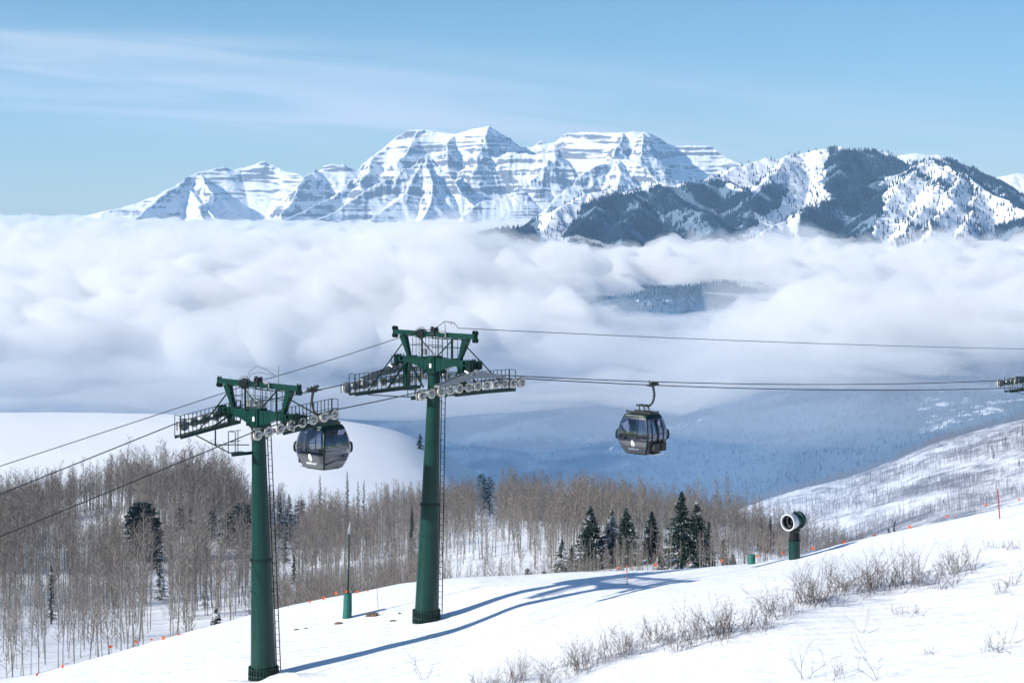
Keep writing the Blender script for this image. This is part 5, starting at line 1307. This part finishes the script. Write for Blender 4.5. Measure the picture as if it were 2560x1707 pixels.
def scatter(name, protos, idx, X, Y, Z, H, mats_, h0=10.0):
    """all the uncounted rest as one mesh; protos: list of (V1,F1,V2,F2)"""
    VV = []; FF = []; MI = []; base = 0; rs = np.random.RandomState(9); n = len(protos)
    for k in range(n):
        sel = idx[k::n]
        if not len(sel): continue
        th = rs.rand(len(sel))*2*np.pi; c, s = np.cos(th), np.sin(th); sc = (H[sel]/h0)
        for mi, (v, f) in enumerate(((protos[k][0], protos[k][1]), (protos[k][2], protos[k][3]))):
            if not len(v): continue
            x = (v[None, :, 0]*c[:, None]-v[None, :, 1]*s[:, None])*sc[:, None]+X[sel][:, None]
            y = (v[None, :, 0]*s[:, None]+v[None, :, 1]*c[:, None])*sc[:, None]+Y[sel][:, None]
            z = v[None, :, 2]*sc[:, None]+Z[sel][:, None]
            P_ = np.stack([x, y, z], -1).reshape(-1, 3); off = (np.arange(len(sel))*len(v))[:, None, None]+base
            VV.append(P_); FF.append((f[None]+off).reshape(-1, f.shape[1])); MI.append(np.full(len(sel)*len(f), mi)); base += len(P_)
    by = {}
    for f, m_ in zip(FF, MI): by.setdefault(f.shape[1], []).append((f, m_))
    Fl = []; Ml = []
    for kk, lst in by.items():
        Fl.append(np.concatenate([a for a, _ in lst])); Ml.append(np.concatenate([m_ for _, m_ in lst]))
    o = link(name, np_mesh(name, np.concatenate(VV), Fl, mats_, np.concatenate(Ml))); o['kind'] = 'stuff'; return o
scatter('aspen_wood', ASPF, rest, Xc, Yc_, Zc, Hc, [M_bark, M_twig])
# --- conifers
def conifer(seed, h=10.0, w=3.2, dens=1.0, shape='spruce'):
    rs = np.random.RandomState(seed); TV = []; TF = []
    for i, t in enumerate((0, .35, .7, 1.0)):
        r = .14*(1-t)+.012
        for k in range(6): TV.append((math.cos(k*1.047)*r, math.sin(k*1.047)*r, -.4+(h*.98+.4)*t))
    for i in range(3):
        for k in range(6): TF.append((i*6+k, i*6+(k+1) % 6, (i+1)*6+(k+1) % 6, (i+1)*6+k))
    V = []; Fq = []
    n = int(230*dens)
    lob = rs.rand(7)*.5+.75
    for j in range(n):
        t = ((j+rs.rand())/n)**.85; z = h*(.06+.93*t)
        if shape == 'spire': R_ = w/2*(1-t)**.75*(.55+.45*rs.rand())
        elif shape == 'round': R_ = w/2*math.sqrt(max(0, 1-(abs(t-.38)/.64)**2.2))*rs.uniform(.75, 1.1)
        else: R_ = w/2*(1-t)**.85*rs.uniform(.65, 1.12)
        a = rs.rand()*2*math.pi; R_ = R_*lob[int(a/6.2832*7) % 7]+.06; dr = -.25-.35*(1-t)
        d = np.array([math.cos(a), math.sin(a), 0]); side = np.array([-d[1], d[0], 0])
        m = 4
        for k in range(m):
            f0 = .12+.88*k/m; f1 = .12+.88*(k+1)/m; zz = lambda f: z+dr*R_*f*.9+.22*R_*f*f
            c0_ = d*R_*f0; c1_ = d*R_*f1; wd = (.10+.30*R_*(1-f0)*.55)*rs.uniform(.7, 1.3)
            for sg in (-1, 1):
                tip = c0_*.35+c1_*.65+side*sg*wd+d*.12*R_; b = len(V)
                V += [(c0_[0], c0_[1], zz(f0)), (c1_[0]+d[0]*.06, c1_[1]+d[1]*.06, zz(f1)), (tip[0], tip[1], zz(f1)-wd*rs.uniform(.25, .7))]; Fq.append((b, b+1, b+2))
            if rs.rand() < .7:
                b = len(V); dn = .16+.22*R_*rs.rand()*.6; V += [(c0_[0], c0_[1], zz(f0)), (c1_[0], c1_[1], zz(f1)), ((c0_[0]+c1_[0])/2+rs.randn()*.05, (c0_[1]+c1_[1])/2+rs.randn()*.05, zz(f0)-dn)]; Fq.append((b, b+1, b+2))
    return np.array(TV), np.array(TF), np.array(V), np.array(Fq)
_cm = {}
def con(px, ytop, ybase, wpx, shape, m, lab, Y=None, dens=1.0, seed=0, group='conifers standing among the aspens'):
    if Y is None: q = hit(px, ybase, 165 if ybase > 1150 else 560, 900, 1.0)
    else: q = stand(px, Y)
    h = (P(px, ytop, q.y).z-q.z); w = wpx/F*q.y; key = seed
    tv, tf, v, f = conifer(seed+100, h, w, dens, shape)
    r_ = empty('conifer_tree', q, 0); tag(r_, lab, 'tree', group)
    link('trunk', np_mesh('trunk', tv, tf, M_cbark), r_); link('crown', np_mesh('crown', v, f, m), r_)
for i, (px, yt, yb, w, sh, lab, dn, m_) in enumerate(CL):
    if 1380 < px < 1760 and yb-yt > 90: w = w*1.3; dn = dn*1.2
    con(px, yt, yb, w, sh, m_, lab, Y=(760 if 'lone' in lab else 190 if 'peeping' in lab else None), dens=dn, seed=i)
# --- leafless brush on the bank
def shrub(seed, h=1.5, n=16, spread=.55):
    rs = np.random.RandomState(seed); V = []; Fq = []
    def tube3(p, q, r0, r1):
        d = q-p; l = np.linalg.norm(d)+1e-9; d = d/l; a = np.cross(d, [.3, .5, .81]); a /= np.linalg.norm(a); b_ = np.cross(d, a); b = len(V)
        for c_, r in ((p, r0), (q, r1)):
            for k in range(3): V.append(c_+(a*math.cos(k*2.094)+b_*math.sin(k*2.094))*r)
        for k in range(3): Fq.append((b+k, b+(k+1) % 3, b+3+(k+1) % 3, b+3+k))
    def grow(p, d, L_, r, lv):
        q = p
        for s in range(3):
            d2 = d+rs.randn(3)*.16+np.array([0, 0, .05]); d2 /= np.linalg.norm(d2); q2 = q+d2*L_/3; tube3(q, q2, r*(1-.25*s), r*(1-.25*(s+1))+.002)
            if lv > 0 and (s > 0 or rs.rand() < .5):
                for _ in range(1 if rs.rand() < .75 else 2):
                    dd = d2+rs.randn(3)*.55; dd[2] = abs(dd[2])*.8+.15; dd /= np.linalg.norm(dd); grow(q2, dd, L_*rs.uniform(.35, .6), r*.55, lv-1)
            q = q2; d = d2
    for j in range(n):
        a = rs.rand()*6.283; el = rs.uniform(.75, 1.45); d = np.array([math.cos(a)*math.cos(el), math.sin(a)*math.cos(el), math.sin(el)])
        grow(np.array([rs.randn()*.22*spread/.55, rs.randn()*.22*spread/.55, -.12]), d, h*rs.uniform(.35, 1.1), .0135, 2)
    return np.array(V), np.array(Fq)
SH = [np_mesh('stems', *shrub(s, 1.6, 8+s % 4, .8), M_brushtwig) for s in range(8)]
SHs = [np_mesh('stems', *shrub(50+s, 1.6, 3, .2), M_brushtwig) for s in range(4)]
SHl = [np_mesh('stems', *shrub(80+s, .6, 12, .9), M_brushtwig) for s in range(3)]
rb_ = random.Random(21)
nshrub = 0
for k in range(106):
    t = (k+rb_.random())/106; px = 1180+1240*t+rb_.uniform(-20, 20); py = float(np.interp(px, [1180, 1400, 1500, 1700, 1900, 2100, 2250, 2420], [1722, 1690, 1652, 1608, 1552, 1492, 1462, 1432]))+rb_.gauss(0, 12)+6*math.sin(px*.011)
    if rb_.random() < .18 and 1850 < px < 1950: continue
    q = hit(px, py, 40, 103, .25)
    o = link('bare_shrub', SH[k % 8]); s_ = float(np.interp(px, [1200, 1500, 1900, 2200, 2420], [.46, .62, .76, .88, .62]))*rb_.uniform(.55, 1.25); o.location = q; o.scale = (s_*1.05, s_*1.05, s_); o.rotation_euler.z = rb_.uniform(0, 6.28)
    zone = 'lowest left end' if px < 1350 else 'lower left part' if px < 1560 else 'left part above the frame bottom' if px < 1750 else 'middle' if px < 1930 else 'right part below the snow gun' if px < 2120 else 'tall thick right part' if px < 2300 else 'thin upper right end'
    tag(o, 'leafless reddish brown shrub in the %s of the brush band' % zone, 'shrub', 'leafless shrubs, %s of the brush band' % zone)
for i, (px, py, ms, sc, lab) in enumerate([(2385,1462,SHs[0],1.15,'tall thin sapling at the upper right end of the brush band'),(2155,1583,SHs[1],.7,'single forked twig standing alone below the brush band'),
    (2195,1712,SHs[2],1.0,'bare sapling cut by the bottom edge right of centre'),(2010,1712,SHs[3],.9,'thin bare sapling at the bottom edge, left of its neighbour'),(2095,1716,SH[2],.55,'small bare shrub at the bottom edge between two saplings'),
    (2475,1632,SHl[0],1.0,'low tuft of twigs on the open snow at lower right'),(2520,1610,SHs[1],.75,'thin leaning sapling beside the low tuft at lower right'),(2530,1375,SHl[1],.7,'small tuft of twigs near the top of the right hand snow'),
    (2490,1372,SHl[2],.7,'pale tuft of twigs near the upper right snow edge'),(2520,1462,SHl[0],.8,'low twig tuft right of the brush band'),(2548,1440,SHs[3],.5,'little sapling at the right edge above the low tuft'),
    (1060,1700,SHs[2],.75,'single thin twig bush near the bottom centre'),(2500,1485,SHl[1],.8,'spread tuft of twigs below the little sapling at right'),(2270,1540,SHl[2],.8,'low tuft just below the brush band at right'),
    (1410,1712,SH[5],.4,'tiny shrub at the bottom edge under the brush band'),(2320,1640,SHl[0],.5,'faint low twigs on the open snow right of the saplings')]):
    q = hit(px, min(py, 1700), 40, 103, .2); o = link('bare_shrub', ms); o.location = q; o.scale = (sc, sc, sc); o.rotation_euler.z = i*1.3; tag(o, lab, 'shrub')
# --- far woods
def cone(seed, sides=5):
    rs = np.random.RandomState(seed); V = []; Fq = []
    for (z0, z1, r) in ((1.0, 6.0, 2.3), (3.5, 8.5, 1.75), (6.2, 12.0, 1.2)):
        b = len(V); V.append((0, 0, z1))
        for k in range(sides):
            a = k*2*math.pi/sides+rs.rand()*.6; rr = r*rs.uniform(.75, 1.2); V.append((math.cos(a)*rr, math.sin(a)*rr, z0+rs.uniform(-.4, .4)))
        for k in range(sides): Fq.append((b, b+1+k, b+1+(k+1) % sides))
    return np.zeros((0, 3)), np.zeros((0, 3), int), np.array(V, float), np.array(Fq)
CN = [cone(s) for s in range(5)]
M_far2 = mat('valley_trees', (.085, .12, .16), .95, noise=(.02, (.12, .165, .215), .2), spec=.1)  # blue of the shaded valley is put into this tree colour
M_far = mat('far_conifers', (.012, .031, .056), .9, noise=(.02, (.022, .047, .080), .2), spec=.1)
rr2 = np.random.RandomState(77)
def far_points(n, Y0, Y1, px0, px1, cond):
    Y = np.sqrt(rr2.rand(n)*(Y1**2-Y0**2)+Y0**2); px = rr2.rand(n)*(px1-px0)+px0; X = (px-1280)/F*Y; Z = hillside(X, Y); k = cond(X, Y, Z, px); return X[k], Y[k], Z[k]
def cond_up(X, Y, Z, px):
    w = wood(X, Y, Z); py = HZ-Z/Y*F; gaps = fbm(X*.006+4, Y*.006, 4)
    ribs = ridged(X*.0045+2, Y*.0012, 3)
    p = np.where(w > .5, .40+gaps*2.0, .012+.20*sstep(.55, .9, ribs)*sstep(2200, 2300, px)+.10*sstep(.25, .6, gaps)*sstep(380, 450, py))
    return (rr2.rand(len(X)) < p) & (py < 760) & (py > 370)
X_, Y_, Z_ = far_points(350000, 6900, 9600, 1110, 2640, cond_up)
k_ = rr2.permutation(len(X_))[:52000]; X_, Y_, Z_ = X_[k_], Y_[k_], Z_[k_]
scatter('conifer_forest', CN, np.arange(len(X_)), X_, Y_, Z_-1, 15+rr2.rand(len(X_))*9, [M_far, M_far], 12.0)
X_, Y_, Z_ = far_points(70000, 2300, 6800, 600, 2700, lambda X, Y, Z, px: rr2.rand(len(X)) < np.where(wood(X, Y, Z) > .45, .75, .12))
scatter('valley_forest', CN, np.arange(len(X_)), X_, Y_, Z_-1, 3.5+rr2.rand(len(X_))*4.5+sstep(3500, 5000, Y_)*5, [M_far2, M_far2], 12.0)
# brush and thin trees on the right hand hill
n_ = 34000; Yh = np.sqrt(rr2.rand(n_)*(2260**2-1300**2)+1300**2); ph_ = rr2.rand(n_)*900+1850; Xh = (ph_-1280)/F*Yh
cl = fbm(Xh*.012, Yh*.010, 4); kp = rr2.rand(n_) < np.clip(.42+cl*2.2, .03, 1); Xh, Yh = Xh[kp], Yh[kp]; Zh = brush_hill(Xh, Yh)
TH = []
for s in range(5):
    rs = np.random.RandomState(s); V = []; Fq = []
    tri_strip(V, Fq, np.array([0, 0, -.5]), np.array([rs.randn()*.3, 0, 10.]), .22, .05, rs)
    for j in range(16):
        t = rs.uniform(.2, 1); p = np.array([0, 0, 10*t]); d = rs.randn(3); d[2] = abs(d[2])+.7; d /= np.linalg.norm(d); tri_strip(V, Fq, p, p+d*rs.uniform(1.2, 2.6), .16, .05, rs)
    TH.append((np.zeros((0, 3)), np.zeros((0, 3), int), np.array(V), np.array(Fq)))
M_thin = mat('grey_brown_thicket', (.19, .185, .20), .9)
scatter('hill_thicket', TH, np.arange(len(Xh)), Xh, Yh, Zh, 4.0+rr2.rand(len(Xh))*4.5, [M_thin, M_thin], 10.0)
for i, (px, py, h, lab) in enumerate([(2514,1118,30,'tallest dark fir on the snowy hill at the right edge'),(2484,1147,26,'dark fir on the right hill, just left of and below the tallest'),(2556,1090,24,'dark fir at the very right edge on top of the hill'),
    (2543,1085,14,'small fir on top of the right hill near the frame edge'),(2548,1166,22,'dark fir low at the right edge of the hill'),(2323,1198,12,'small dark fir in the middle of the right hill'),(2358,1258,12,'small fir low on the right hill above the brow'),(2480,1125,16,'pale thin fir above the one left of the tallest')]):
    a_ = (px-1280)/F; Yq = np.arange(1400, 2200, 2.0); zz = brush_hill(a_*Yq, Yq); yy_ = HZ-zz/Yq*F; kk = np.where(yy_ <= py)[0]; Yk = Yq[kk[0]] if len(kk) else 2140.
    q = Vector((a_*Yk, Yk, float(brush_hill(np.array([a_*Yk]), np.array([Yk]))[0]))); tv, tf, v, f = conifer(i+300, h/F*Yk, h*.36/F*Yk, .8, 'spire'); r_ = empty('conifer_tree', q, 0); tag(r_, lab, 'tree', 'firs on the right hand hill')
    link('trunk', np_mesh('trunk', tv, tf, M_cbark), r_); link('crown', np_mesh('crown', v, f, M_needle3), r_)
